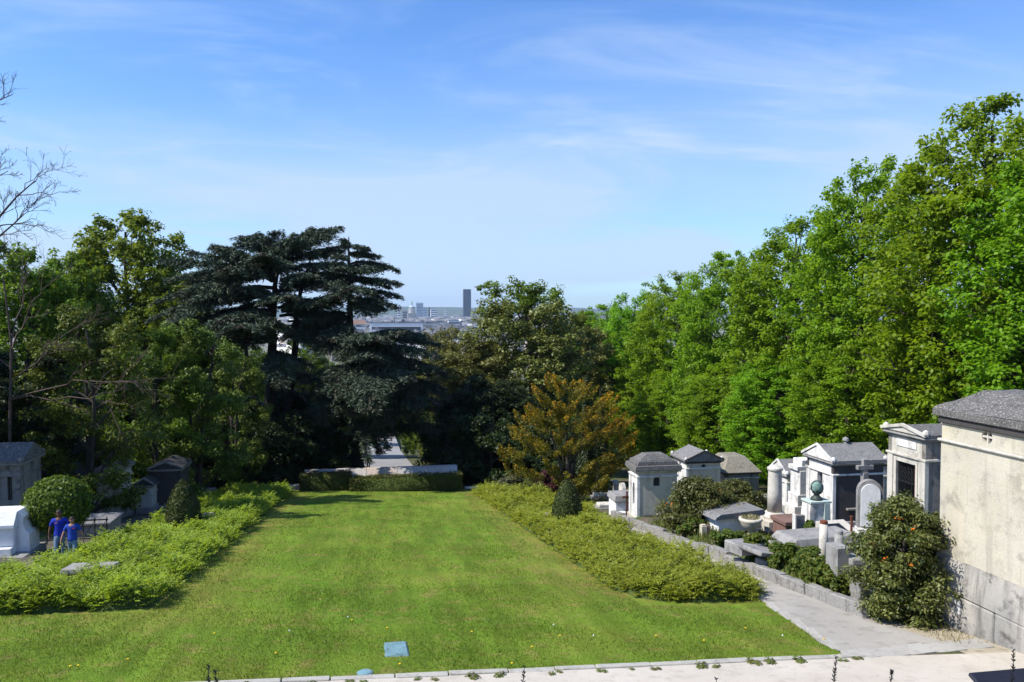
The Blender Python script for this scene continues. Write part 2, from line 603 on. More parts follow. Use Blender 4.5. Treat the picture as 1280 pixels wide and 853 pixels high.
M['hatch_rim'] = plain('hatch_rim', (0.16, 0.27, 0.28), 0.6)
M['black_metal'] = plain('black_metal', (0.012, 0.014, 0.026), 0.45, 0.3)
M['paper_white'] = plain('paper_white', (0.78, 0.78, 0.76), 0.6, 0.1)
M['skin'] = plain('skin', (0.36, 0.19, 0.13), 0.55, 0.1)
M['skin_dark'] = plain('skin_dark', (0.16, 0.080, 0.052), 0.55, 0.1)
M['blue_cloth'] = plain('blue_cloth', (0.010, 0.030, 0.36), 0.85, 0.15)
M['blue_cloth_b'] = plain('blue_cloth_b', (0.014, 0.055, 0.36), 0.85, 0.15)
M['denim'] = plain('denim', (0.14, 0.22, 0.32), 0.9, 0.25)
M['red_cloth'] = plain('red_cloth', (0.48, 0.03, 0.03), 0.9, 0.2)
M['black_cloth'] = plain('black_cloth', (0.02, 0.02, 0.025), 0.9, 0.2)
M['hair'] = plain('hair', (0.018, 0.012, 0.010), 0.6, 0.3)
M['hair_blond'] = plain('hair_blond', (0.40, 0.32, 0.16), 0.6, 0.3)
M['shoe'] = plain('shoe', (0.30, 0.29, 0.28), 0.7, 0.3)
M['emblem'] = plain('emblem', (0.75, 0.22, 0.08), 0.8, 0.1)
M['emblem_red'] = plain('emblem_red', (0.65, 0.05, 0.06), 0.8, 0.1)


def mat_ground():
    m, nt, out = new_mat('earth')
    pos = geo_pos(nt)
    n1 = noise(nt, pos, 0.35, 6, 0.6)
    n2 = noise(nt, pos, 4.0, 6, 0.65)
    dirt = ramp(nt, n2, [(0.3, (0.060, 0.048, 0.034)), (0.7, (0.140, 0.118, 0.088))])
    green = ramp(nt, n2, [(0.3, (0.040, 0.058, 0.014)), (0.7, (0.085, 0.115, 0.026))])
    col = mixc(nt, mrange(nt, n1, 0.42, 0.56), dirt, green)
    sp = nd(nt, 'ShaderNodeSeparateXYZ', {0: pos})
    city = ramp(nt, noise(nt, pos, 0.02, 6, 0.7), [(0.35, (0.12, 0.13, 0.10)), (0.6, (0.22, 0.215, 0.20))])
    col = mixc(nt, mrange(nt, sp.outputs[1], 450, 800), col, city)
    finish(nt, out, col, 0.95, n2, 0.03, 0.1)
    return m


def mat_lawn():
    m, nt, out = new_mat('lawn_turf')
    pos = geo_pos(nt)
    n0 = noise(nt, pos, 0.25, 5, 0.6)
    n1 = noise(nt, pos, 1.6, 6, 0.65)
    n2 = noise(nt, pos, 30, 4, 0.7)
    col = ramp(nt, n0, [(0.3, (0.088, 0.162, 0.014)), (0.5, (0.122, 0.190, 0.019)), (0.7, (0.172, 0.205, 0.030))])
    col = mixc(nt, mrange(nt, n1, 0.52, 0.68, 0, 0.75), col, (0.225, 0.180, 0.055))
    mp = nd(nt, 'ShaderNodeMapping', {'Vector': pos, 'Scale': (1.1, 0.03, 1)})
    col = mixc(nt, 0.5, col, mrange(nt, noise(nt, mp.outputs[0], 1.6, 3), 0.35, 0.65, 0.6, 1.4), 'MULTIPLY')
    sp = nd(nt, 'ShaderNodeSeparateXYZ', {0: pos})
    off = nd(nt, 'ShaderNodeMath', {0: nd(nt, 'ShaderNodeMath', {0: sp.outputs[0], 1: 0.65}, operation='SUBTRACT').outputs[0]}, operation='ABSOLUTE').outputs[0]
    edge = nd(nt, 'ShaderNodeMath', {0: mrange(nt, off, 4.6, 6.3), 1: mrange(nt, n1, 0.35, 0.65)}, operation='MULTIPLY').outputs[0]
    edge = nd(nt, 'ShaderNodeMath', {0: edge, 1: mrange(nt, sp.outputs[1], 19, 23, 0, 0.8)}, operation='MULTIPLY').outputs[0]
    col = mixc(nt, edge, col, (0.240, 0.180, 0.055))
    col = mixc(nt, 0.5, col, mrange(nt, n2, 0.3, 0.7, 0.5, 1.5), 'MULTIPLY')
    finish(nt, out, col, 0.95, n2, 0.03, 0.1)
    return m


def mat_path(name, a, b, c, sc=1.0, stain=0.6):
    m, nt, out = new_mat(name)
    pos = geo_pos(nt)
    n0 = noise(nt, pos, 0.5 * sc, 6, 0.6, 0.5)
    n1 = noise(nt, pos, 3.0 * sc, 8, 0.65)
    n2 = noise(nt, pos, 60 * sc, 3, 0.7)
    col = ramp(nt, n0, [(0.35, a), (0.65, b)])
    col = mixc(nt, mrange(nt, n1, 0.52, 0.66, 0, stain), col, c)
    col = mixc(nt, 0.4, col, mrange(nt, n2, 0.3, 0.7, 0.6, 1.4), 'MULTIPLY')
    h = nd(nt, 'ShaderNodeMath', {0: n2, 1: n1}, operation='ADD').outputs[0]
    finish(nt, out, col, 0.93, h, 0.012, 0.15)
    return m


M['earth'] = mat_ground()
M['lawn_turf'] = mat_lawn()
M['gravel_road'] = mat_path('gravel_road', (0.46, 0.41, 0.34), (0.53, 0.48, 0.41), (0.36, 0.32, 0.26), 1.2, 0.6)
M['concrete_path'] = mat_path('concrete_path', (0.29, 0.27, 0.24), (0.37, 0.345, 0.305), (0.19, 0.178, 0.155), 0.7, 0.6)
M['paving'] = mat_path('paving', (0.33, 0.31, 0.28), (0.40, 0.38, 0.34), (0.22, 0.21, 0.19), 2.0, 0.5)
M['dirt_verge'] = mat_path('dirt_verge', (0.34, 0.29, 0.21), (0.42, 0.37, 0.28), (0.20, 0.17, 0.11), 1.5, 0.7)
M['shade_toned_path'] = mat_path('shade_toned_path', (0.085, 0.075, 0.060), (0.13, 0.115, 0.09), (0.06, 0.065, 0.03), 1.5, 0.7)  # the tree shade over the left side path is put into this colour
M['allee'] = mat_path('allee', (0.23, 0.225, 0.22), (0.28, 0.27, 0.265), (0.18, 0.175, 0.17), 0.3, 0.4)
M['hill_wood'] = mat_path('hill_wood', (0.060, 0.085, 0.050), (0.090, 0.110, 0.060), (0.20, 0.19, 0.17), 0.004, 0.5)
M['city_wall'] = plain('city_wall', (0.70, 0.66, 0.60), 0.85, 0.3, scale=0.05)
M['city_white'] = plain('city_white', (0.86, 0.85, 0.83), 0.85, 0.1, scale=0.05)
M['city_beige'] = plain('city_beige', (0.36, 0.335, 0.30), 0.85, 0.3, scale=0.05)
M['city_roof'] = plain('city_roof', (0.17, 0.175, 0.19), 0.7, 0.3, scale=0.05)
M['city_roof_red'] = plain('city_roof_red', (0.24, 0.15, 0.11), 0.8, 0.3, scale=0.05)
M['tower_glass'] = plain('tower_glass', (0.030, 0.034, 0.045), 0.35, 0.2, scale=0.02)
M['tower_edge'] = plain('tower_edge', (0.020, 0.022, 0.028), 0.4, 0.2, scale=0.02)
M['blue_facade'] = plain('blue_facade', (0.42, 0.52, 0.60), 0.4, 0.15, scale=0.05)
M['window_dark'] = plain('window_dark', (0.06, 0.07, 0.08), 0.3, 0.2, scale=0.5)

# ------------------------------------------------------------------ the setting
def axis_coords(parts):
    out = []
    for a, b, n in parts:
        out += list(np.linspace(a, b, n, endpoint=False))
    out.append(parts[-1][1])
    return np.array(out)


gx = axis_coords([(-7000, -400, 12), (-400, -60, 17), (-60, -30, 20), (-30, 12.5, 36), (12.5, 13.5, 8), (13.5, 40, 30), (40, 70, 20), (70, 400, 17), (400, 7000, 12)])
gy = axis_coords([(-60, -10, 10), (-10, 17.4, 20), (17.4, 18.8, 8), (18.8, 70, 56), (70, 150, 40), (150, 600, 30), (600, 3000, 12), (3000, 13000, 6)])
GX, GY = np.meshgrid(gx, gy)
GZ = gz(GX, GY)
rngG = np.random.default_rng(5)
bump = np.where((np.abs(GX) < 45) & (GY > 20) & (GY < 70) & ((GX < -13.5) | (GX > 14.5)), rngG.uniform(-0.06, 0.04, GX.shape), 0)
V = np.stack([GX, GY, GZ + bump], -1).reshape(-1, 3)
nx, ny = len(gx), len(gy)
ii, jj = np.meshgrid(np.arange(nx - 1), np.arange(ny - 1))
k0 = (jj * nx + ii).ravel()
Fq = np.stack([k0, k0 + 1, k0 + nx + 1, k0 + nx], -1)
tag(link('ground', np_mesh('ground', V, Fq, smooth=True), mats=M['earth']), kind='structure')


def sheet(name, poly, lift, mat, parent=None, step=None):
    """flat sheet following the hillside, lift metres above it"""
    bm = bmesh.new()
    f = bm.faces.new([bm.verts.new((x, y, 0)) for x, y in poly])
    if step:
        bmesh.ops.triangulate(bm, faces=[f])
        for _ in range(step):
            bmesh.ops.subdivide_edges(bm, edges=bm.edges, cuts=1, use_grid_fill=True)
    for v in bm.verts:
        v.co.z = -SLOPE * v.co.y - TILT * v.co.x + lift if v.co.y < 150 else g(v.co.x, v.co.y) + lift
    bmesh.ops.recalc_face_normals(bm, faces=bm.faces)
    me = bpy.data.meshes.new(name)
    bm.to_mesh(me)
    bm.free()
    for p in me.polygons:
        if p.normal.z < 0: p.flip()
    return tag(link(name, me, parent, mats=mat), kind='structure')


KY = 15.45                                   # the kerb between lawn and road
lawn_poly = [(-14, KY), (10.15, KY), (10.95, 20.0), (11.0, 60), (-14, 60)]
sheet('lawn', lawn_poly, 0.012, M['lawn_turf'])
sheet('road', [(-45, -9), (45, -9), (45, 14.9), (13.6, 15.2), (10.3, KY - 0.12), (-45, KY - 0.12)], 0.010, M['gravel_road'])
sheet('path', [(10.3, 15.45), (13.2, 15.9), (12.75, 18.4), (12.62, 58), (11.0, 58), (10.95, 20.0), (10.15, 16.4)], 0.020, M['concrete_path'])
sheet('verge', [(13.0, 14.4), (22, 14.4), (22, 17.5), (17, 21), (12.75, 20.5), (12.75, 18.4), (13.0, 16.6)], 0.006, M['dirt_verge'])
sheet('side_path', [(-14.0, 24), (-10.8, 24), (-10.8, 60), (-13.2, 60)], 0.018, M['shade_toned_path'])
sheet('avenue', [(-1.9, 66), (4.4, 66), (4.9, 149.9), (4.9, 150.5), (5.2, 300), (-2.4, 300), (-1.9, 150.5), (-1.9, 149.9)], 0.05, M['allee'])
sheet('avenue_verge', [(-5.2, 62), (-1.95, 62), (-1.95, 149), (-5.2, 149)], 0.03, M['lawn_turf'])

# flat slabs where the side path meets the road
slab_t = thing('paving_border', 'row of pale paving slabs where the concrete path meets the beige road', 'paving', (0, 0, 0))
rs = random.Random(3)
x = 10.2
while x < 13.6:
    w = rs.uniform(0.62, 0.9)
    y = KY + 0.02 + (x - 10.2) * 0.10 + rs.uniform(-0.02, 0.02)
    MB().box(-w / 2 + 0.012, w / 2 - 0.012, -0.24, 0.24, -0.1, 0.045 + rs.uniform(-0.008, 0.008), 0.008).build(
        'slab', M['paving'], slab_t, (x + w / 2, y, -SLOPE * y - TILT * (x + w / 2)), 0.1 + rs.uniform(-0.02, 0.02))
    x += w
for i in range(5):                                    # edging stones along the grass
    yy = 16.1 + i * 0.92
    MB().box(-0.10, 0.10, -0.45, 0.45, -0.1, 0.04, 0.01).build('slab', M['paving'], slab_t, (10.3 + i * 0.14, yy, -SLOPE * yy - TILT * 10.4), -0.16)

# kerb, stone by stone
kerb_t = thing('lawn_kerb', 'low stone kerb between the lawn and the beige road', 'kerb')
x = -12.5
k_mesh = [MB().box(-0.5, 0.5, -0.085, 0.085, -0.12, 0.055, 0.012).jitter(0.006, s).mesh('kerb_stone') for s in range(4)]
for m_ in k_mesh: m_.materials.append(M['kerb'])
while x < 10.3:
    w = rs.uniform(0.85, 1.35)
    o = link('kerb_stone', rs.choice(k_mesh), kerb_t, (x + w / 2, KY - 0.06 + rs.uniform(-0.012, 0.012), -SLOPE * KY - TILT * (x + w / 2) + rs.uniform(-0.012, 0.006)))
    o.scale.x = w - 0.02
    o.rotation_euler.z = rs.uniform(-0.008, 0.008)
    o.rotation_euler.y = TILT
    x += w

# low wall of stone blocks beside the right path
wall_t = thing('low_wall', 'low weathered stone retaining wall along the right hand path', 'wall')
w_mesh = [MB().box(-0.14, 0.14, -0.5, 0.5, -0.5, 0.5, 0.03).jitter(0.024, s).mesh('stone_block') for s in range(5)]
for m_ in w_mesh: m_.materials.append(M['low_wall'])
y = 18.5
while y < 40:
    w = rs.uniform(0.9, 1.7)
    o = link('stone_block', rs.choice(w_mesh), wall_t, (12.76 + rs.uniform(-0.03, 0.03), y + w / 2, -SLOPE * (y + w / 2) - TILT * 12.8 + 0.05 + rs.uniform(-0.08, 0.07)))
    o.scale = (1.0, w - 0.025, 0.72)
    o.rotation_euler.x = -math.atan(SLOPE)
    o.rotation_euler.z = rs.uniform(-0.02, 0.02)
    y += w

# far hills beyond the city
hx = np.linspace(-9000, 9000, 160)
hy = np.array([8600, 9000, 9500, 10000, 10500, 11200, 12000.])
HX, HY = np.meshgrid(hx, hy)
prof = np.array([0, 0.25, 0.65, 1.0, 1.0, 0.8, 0.3])[:, None]
ridge = 70 + 14 * np.sin(hx / 900.0) + 9 * np.sin(hx / 370.0 + 1) + 3 * np.sin(hx / 130.) - 0.006 * hx
HZ = -46 + prof * (ridge[None, :] + 50)
k0 = (np.arange(len(hy) - 1)[:, None] * len(hx) + np.arange(len(hx) - 1)[None, :]).ravel()
tag(link('hills', np_mesh('hills', np.stack([HX, HY, HZ], -1).reshape(-1, 3), np.stack([k0, k0 + 1, k0 + len(hx) + 1, k0 + len(hx)], -1), smooth=True), mats=M['hill_wood']), kind='structure')

# ------------------------------------------------------------------ the monument wall and hedges at the far end of the lawn
def base_z(X, Y):
    return -SLOPE * Y - TILT * X


mw = thing('parapet_wall', 'long pale stone parapet with sloping top behind the clipped hedge', 'wall', (0.55, 61.2, g(0.55, 61.2)))
pa, pb = at(380, 601, 61.2), at(572, 601, 61.2)
half = (pb.x - pa.x) / 2
top = at(476, 585, 61.6).z - g(0.55, 61.2)
MB().box(-half + 0.06, half - 0.06, -0.35, 0.5, -0.6, top - 0.42, 0.01).build('wall', M['wall_cap'], mw)
for i in range(5):
    a = -half + i * 2 * half / 5
    b = a + 2 * half / 5
    MB().prism([(-0.5, top - 0.75), (-0.5, top - 0.66), (0.15, top), (0.75, top), (0.75, top - 0.75)], 'x', a + 0.012, b - 0.012).build('coping_stone', M['wall_cap'], mw)
for sx, x0, x1, py in ((-1, 315, 374, 609), (1, 581, 632, 610)):
    a, b = at(x0, py, 61.0), at(x1, py, 61.0)
    zz_ = (a.z + b.z) / 2
    lw = thing('side_wall', 'low grey stone wall left of the clipped hedge' if sx < 0 else 'low grey stone wall right of the clipped hedge', 'wall', ((a.x + b.x) / 2, 61.0, zz_ - 0.5), 0, 'low walls beside the hedge')
    hw = (b.x - a.x) / 2
    n = 3
    for i in range(n):
        MB().box(-hw + i * 2 * hw / n + 0.01, -hw + (i + 1) * 2 * hw / n - 0.01, -0.3, 0.3, -0.7, 0.62, 0.03).build('stone_block', M['wall_cap'], lw)


def leaf_shell(acc, P, Nrm, L, W, rng, spread=0.6, mi=0):
    n = len(P)
    acc.leaves(P, Nrm + rng.normal(0, spread, (n, 3)), rng.normal(0, 1, (n, 3)), L * rng.uniform(0.7, 1.3, n), W * rng.uniform(0.7, 1.3, n), 0.15, mi)


def box_hedge(name, label, loc, w, d, h, seed):
    rng = np.random.default_rng(seed)
    acc = Acc()
    core = 0.10
    c = np.array([[sx * (w / 2 - core), sy * (d / 2 - core), z] for z in (0.0, h - core) for sx, sy in ((-1, -1), (1, -1), (1, 1), (-1, 1))])
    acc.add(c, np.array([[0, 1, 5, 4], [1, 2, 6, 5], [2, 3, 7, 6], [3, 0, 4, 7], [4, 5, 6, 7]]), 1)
    P, Nn = [], []
    for face, area in (((0, -1, 0), w * h), ((0, 0, 1), w * d), ((-1, 0, 0), d * h), ((1, 0, 0), d * h)):
        n = int(area * 330)
        u = rng.uniform(-1, 1, (n, 2))
        f = np.array(face, float)
        if face[1]: p = np.stack([u[:, 0] * w / 2, np.full(n, -d / 2), (u[:, 1] + 1) / 2 * h], 1)
        elif face[2]: p = np.stack([u[:, 0] * w / 2, u[:, 1] * d / 2, np.full(n, h)], 1)
        else: p = np.stack([np.full(n, f[0] * w / 2), u[:, 0] * d / 2, (u[:, 1] + 1) / 2 * h], 1)
        p += f * rng.normal(-0.03, 0.05, (n, 1))
        p += f * (0.05 * np.sin(p[:, [0]] * 2.3 + seed) * np.sin(p[:, [2]] * 3 + p[:, [1]] * 2))
        P.append(p)
        Nn.append(np.repeat(f[None], n, 0))
    leaf_shell(acc, np.concatenate(P), np.concatenate(Nn), 0.10, 0.07, rng, 0.7)
    root = thing(name, label, 'hedge', loc, 0, 'clipped hedges at the end of the lawn')
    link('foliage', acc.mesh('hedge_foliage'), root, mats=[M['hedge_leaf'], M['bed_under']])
    st = Acc()
    for k in range(int(w / 0.5)):
        x_ = -w / 2 + 0.25 + k * 0.5
        st.tube([(x_, 0, -0.15), (x_ + 0.05, 0.04, h * 0.5)], [0.03, 0.02], 5)
    tag(link('stem', st.mesh('hedge_stems'), root, mats=M['bark']), kind='stuff')
    return root


for (x0, x1, yt, Y, lab, sd) in ((375, 438, 592, 59.6, 'shorter left block of clipped green hedge before the parapet', 1),
                                 (437, 578, 595, 58.9, 'longer right block of clipped green hedge before the parapet', 2)):
    a, b, t_ = at(x0, 616, Y), at(x1, 616, Y), at((x0 + x1) / 2, yt, Y)
    xm = (a.x + b.x) / 2
    box_hedge('clipped_hedge', lab, (xm, Y + 0.4, g(xm, Y)), b.x - a.x, 1.1, t_.z - g(xm, Y), sd)

# ------------------------------------------------------------------ lawn grass
rng = np.random.default_rng(11)


def in_poly(P, poly):
    x, y = P[:, 0], P[:, 1]
    ins = np.zeros(len(P), bool)
    n = len(poly)
    for i in range(n):
        x0, y0 = poly[i]
        x1, y1 = poly[(i + 1) % n]
        c = ((y0 > y) != (y1 > y)) & (x < (x1 - x0) * (y - y0) / ((y1 - y0) + 1e-12) + x0)
        ins ^= c
    return ins


def grass_mesh(poly, bands, h, w, seed, lift=0.01):
    r = np.random.default_rng(seed)
    pts = []
    xs = [p[0] for p in poly]
    for y0, y1, dens in bands:
        n = int((max(xs) - min(xs)) * (y1 - y0) * dens)
        P = np.stack([r.uniform(min(xs), max(xs), n), r.uniform(y0, y1, n)], 1)
        pts.append(P[in_poly(P, poly)])
    P = np.concatenate(pts)
    n = len(P)
    z = gz(P[:, 0], P[:, 1]) + lift
    az = r.uniform(0, 2 * PI, n)
    hh = h * r.uniform(0.5, 1.4, n) * (1 + 0.5 * np.sin(P[:, 0] * 1.3 + P[:, 1] * 0.7) * np.sin(P[:, 1] * 0.9))
    ww = w * r.uniform(0.7, 1.4, n) * (1 + (P[:, 1] - 15) * 0.03)
    lean = r.normal(0, 0.55, (n, 2)) * hh[:, None]
    dx, dy = np.cos(az) * ww / 2, np.sin(az) * ww / 2
    v0 = np.stack([P[:, 0] - dx, P[:, 1] - dy, z], 1)
    v1 = np.stack([P[:, 0] + dx, P[:, 1] + dy, z], 1)
    v2 = np.stack([P[:, 0] + lean[:, 0], P[:, 1] + lean[:, 1], z + hh], 1)
    return np_mesh('grass', np.stack([v0, v1, v2], 1).reshape(-1, 3), np.arange(3 * n).reshape(n, 3))


gp = [(-12, KY + 0.03), (10.05, KY + 0.03), (10.8, 20.0), (7.3, 20.6), (7.2, 58.4), (-5.9, 58.4), (-5.8, 21.5), (-12, 21.6)]
tag(link('grass', grass_mesh(gp, [(15.4, 19, 620), (19, 24, 420), (24, 32, 220), (32, 45, 110), (45, 58.4, 60)], 0.05, 0.013, 4), mats=M['grass_blade']),
    'short mown green grass of the central lawn', 'grass', kind='stuff')
wv = [(13.0, 20.0), (16.5, 20.5), (16.5, 34), (13.0, 36)]
tag(link('weeds', grass_mesh(wv, [(20, 36, 130)], 0.20, 0.035, 9, 0.0), mats=M['weed_leaf']), 'green weeds between the low path wall and the right hand tombs', 'weeds', kind='stuff')
vg = [(13.0, 15.8), (20, 15.5), (20, 17.2), (14.3, 17.6), (13.2, 17.2)]
tag(link('dry_grass', grass_mesh(vg, [(15.4, 17.6, 90)], 0.16, 0.016, 8, 0.02), mats=M['dry_grass']), 'dry yellowish grass at the foot of the big mausoleum', 'grass', kind='stuff')


# ------------------------------------------------------------------ shrub beds on both sides of the lawn
def shrub_bed(name, label, poly, seed, n_shoot, hmax):
    r = np.random.default_rng(seed)
    xs, ys = [p[0] for p in poly], [p[1] for p in poly]
    # distance to the outline gives the rounded edge
    E = np.array(poly)
    E2 = np.roll(E, -1, 0)

    def dist(P):
        d = np.full(len(P), 1e9)
        for a, b in zip(E, E2):
            ab = b - a
            t = np.clip(((P - a) @ ab) / (ab @ ab), 0, 1)
            d = np.minimum(d, np.linalg.norm(P - (a + t[:, None] * ab), axis=1))
        return d

    def hgt(P, d):
        x_, y_ = P[:, 0], P[:, 1]
        lump = 0.74 + 0.22 * np.sin(x_ * 2.1 + seed) * np.sin(y_ * 1.7 + 1) + 0.17 * np.sin(x_ * 3.7 + y_ * 2.6) + 0.12 * np.sin(y_ * 0.8 + x_ * 0.5)
        dip = np.minimum(np.hypot(x_ - 9.6, y_ - 37.3), np.hypot(x_ + 8.8, y_ - 37.3))
        return hmax * np.clip(dip / 2.0, 0.3, 1) * lump * np.clip(d / 0.30 + 0.42, 0, 1) ** 0.6

    acc = Acc()
    # twiggy inner mass
    st = 0.28
    X_, Y_ = np.meshgrid(np.arange(min(xs), max(xs) + st, st), np.arange(min(ys), max(ys) + st, st))
    P = np.stack([X_.ravel(), Y_.ravel()], 1)
    ins = in_poly(P, poly)
    d = dist(P)
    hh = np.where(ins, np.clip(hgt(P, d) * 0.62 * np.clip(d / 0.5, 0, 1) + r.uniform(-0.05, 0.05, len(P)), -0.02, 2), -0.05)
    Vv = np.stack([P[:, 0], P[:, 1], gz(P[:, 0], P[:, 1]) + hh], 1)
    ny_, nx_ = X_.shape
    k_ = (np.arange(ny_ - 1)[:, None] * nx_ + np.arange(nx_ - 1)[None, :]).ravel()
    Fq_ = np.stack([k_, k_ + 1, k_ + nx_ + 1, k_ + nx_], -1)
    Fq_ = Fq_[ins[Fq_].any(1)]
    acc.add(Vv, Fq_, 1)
    # shoots: more where they show larger
    n = n_shoot
    yy = min(ys) + (max(ys) - min(ys)) * r.uniform(0, 1, n * 2) ** 1.35
    P = np.stack([r.uniform(min(xs), max(xs), n * 2), yy], 1)
    P = P[in_poly(P, poly)][:n]
    n = len(P)
    d = dist(P)
    H = hgt(P, d)
    depth = r.uniform(0, 1, n) ** 1.6                          # most shoots near the top of the mass
    base = np.stack([P[:, 0], P[:, 1], gz(P[:, 0], P[:, 1]) + H * (0.95 - 0.65 * depth) - 0.12], 1)
    az = r.uniform(0, 2 * PI, n) * 1.0
    el = r.uniform(0.05, 0.95, n)
    L = r.uniform(0.28, 0.62, n) * np.clip(0.75 + (P[:, 1] - 20) * 0.012, 0.7, 1.2)
    D = np.stack([np.cos(az) * np.cos(el), np.sin(az) * np.cos(el), np.sin(el)], 1)
    side = np.cross(D, np.array([0, 0, 1.0]))
    side /= np.linalg.norm(side, axis=1)[:, None]
    upv = np.cross(side, D)
    sc = np.clip(1 + (P[:, 1] - 21) * 0.022, 1, 1.7)
    K = 8
    for k in range(K):
        t = (k + 0.6) / K
        s = 1 if k % 2 else -1
        c = base + D * (L * t)[:, None] - np.array([0, 0, 1.0]) * (0.10 * L * t * t)[:, None] + side * (s * 0.028 * sc)[:, None]
        acc.leaves(c, upv * 0.6 + np.array([-0.2, 0, 0.55]) + r.normal(0, 0.32, (n, 3)), D * 0.7 + side * s * 0.8 + r.normal(0, 0.15, (n, 3)), 0.105 * sc * (1.15 - 0.45 * t), 0.052 * sc * (1.1 - 0.4 * t), 0.2, 0)
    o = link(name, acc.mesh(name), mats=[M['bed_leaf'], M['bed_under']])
    return tag(o, label, 'shrubs', kind='stuff')


bed_l = [(-5.85, 22.0), (-5.9, 40), (-5.95, 57.3), (-9.6, 57.0), (-10.3, 46), (-10.3, 34), (-10.6, 28.5), (-11.6, 25.5), (-13.4, 24.0), (-13.4, 21.9), (-9, 21.7)]
bed_r = [(7.1, 23.2), (7.5, 21.6), (8.4, 20.9), (9.8, 20.7), (10.9, 20.9), (11.5, 21.8), (11.4, 26), (11.2, 34), (11.8, 42), (11.2, 57), (7.15, 56.5), (7.1, 38)]
shrub_bed('shrub_bed', 'wide bed of low yellow green shrubs left of the lawn', bed_l, 21, 17500, 0.86)
shrub_bed('shrub_bed', 'wide bed of low yellow green shrubs right of the lawn', bed_r, 22, 16500, 0.86)


# ------------------------------------------------------------------ clipped shrubs
def surf_shrub(name, label, cat, loc, prof, leafL, leafW, dens, mat, seed, group=None, trunk_h=0.0, spread=0.7, rough=0.05, lump=0.0):
    """shrub clipped to a body of revolution: profile of (radius, z)"""
    r = np.random.default_rng(seed)
    prof = np.array(prof, float)
    acc = Acc()
    n = 14
    core = prof.copy()
    core[:, 0] = np.maximum(core[:, 0] - 0.08, 0.01)
    a = np.arange(n) * 2 * PI / n
    ring = np.stack([core[:, 0][:, None] * np.cos(a), core[:, 0][:, None] * np.sin(a), np.repeat(core[:, 1][:, None], n, 1)], -1)
    i = np.arange(len(prof) - 1)[:, None] * n
    j = np.arange(n)[None, :]
    jn = (j + 1) % n
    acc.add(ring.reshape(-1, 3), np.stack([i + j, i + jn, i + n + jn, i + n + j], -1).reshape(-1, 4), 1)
    seg = np.diff(prof, axis=0)
    ln = np.linalg.norm(seg, axis=1)
    area = ln * (prof[:-1, 0] + prof[1:, 0]) * PI
    cnt = (area * dens).astype(int) + 3
    P, Nn = [], []
    for s in range(len(seg)):
        t = r.uniform(0, 1, cnt[s])
        q = prof[s] + t[:, None] * seg[s]
        an = r.uniform(0, 2 * PI, cnt[s])
        lum = lump * (np.sin(an * 3 + q[:, 1] * 5 + seed) * 0.6 + np.sin(an * 5 - q[:, 1] * 3.1) * 0.4)
        rad = q[:, 0] + r.normal(-0.02, rough, cnt[s]) + lum
        P.append(np.stack([rad * np.cos(an), rad * np.sin(an), q[:, 1] + r.normal(0, rough * 0.5, cnt[s])], 1))
        nr, nz = seg[s][1], -seg[s][0]
        Nn.append(np.stack([nr * np.cos(an), nr * np.sin(an), np.full(cnt[s], nz)], 1) / (ln[s] + 1e-9))
    leaf_shell(acc, np.concatenate(P), np.concatenate(Nn), leafL, leafW, r, spread)
    root = thing(name, label, cat, loc, 0, group)
    link('foliage', acc.mesh(name + '_foliage'), root, mats=[mat, M['bed_under']])
    st = Acc()
    st.tube([(0, 0, -0.3), (0.01, 0, trunk_h * 0.5), (0, 0.01, trunk_h + 0.25)], [0.06, 0.05, 0.04], 7)
    link('trunk', st.mesh('stem'), root, mats=M['bark'])
    return root


cone_prof = [(0.46, 0.05), (0.70, 0.25), (0.77, 0.58), (0.74, 0.98), (0.64, 1.38), (0.48, 1.78), (0.31, 2.10), (0.14, 2.30), (0.02, 2.37)]
for px, lab, sd in ((709, 'dark green clipped cone topiary in the right hand shrub bed', 31), (229, 'dark green clipped cone topiary in the left hand shrub bed', 32)):
    p = at(px, 660, 38.1)
    surf_shrub('cone_topiary', lab, 'topiary', (p.x, 38.1, g(p.x, 38.1)), cone_prof, 0.085, 0.05, 520, M['topiary_leaf'], sd, 'cone topiaries flanking the lawn', rough=0.03)

p = at(72, 628, 33.0)
ball = [(1.15 * math.sin(t), 1.75 - 1.05 * math.cos(t)) for t in np.linspace(0.12, PI - 0.05, 13)]
surf_shrub('ball_shrub', 'bright green round clipped shrub behind the people in blue', 'shrub', (p.x, 33.0, g(p.x, 33.0)), ball, 0.13, 0.09, 330, M['ball_leaf'], 33, None, 0.7, rough=0.07, lump=0.06)

# stones lying in the beds
def flat_stone(label, px, py, Y, w, d, lift, tilt, seed, mat='bed_slab'):
    p_ = at(px, py, Y)
    root = thing('grave_slab', label, 'stone', (p_.x, Y, g(p_.x, Y)), random.Random(seed).uniform(-0.15, 0.15), 'stone slabs lying among the shrubs')
    h_ = p_.z - g(p_.x, Y)
    s = MB().box(-w / 2, w / 2, -d / 2, d / 2, h_ - 0.12, h_ + 0.02, 0.02).jitter(0.008, seed)
    s.turn(tilt, 'X', (0, 0, h_))
    s.build('slab', M[mat], root)
    MB().box(-w / 2 + 0.08, w / 2 - 0.08, -d / 2 + 0.1, d / 2 - 0.1, -0.1, h_ - 0.05, 0.02).build('base', M[mat], root)


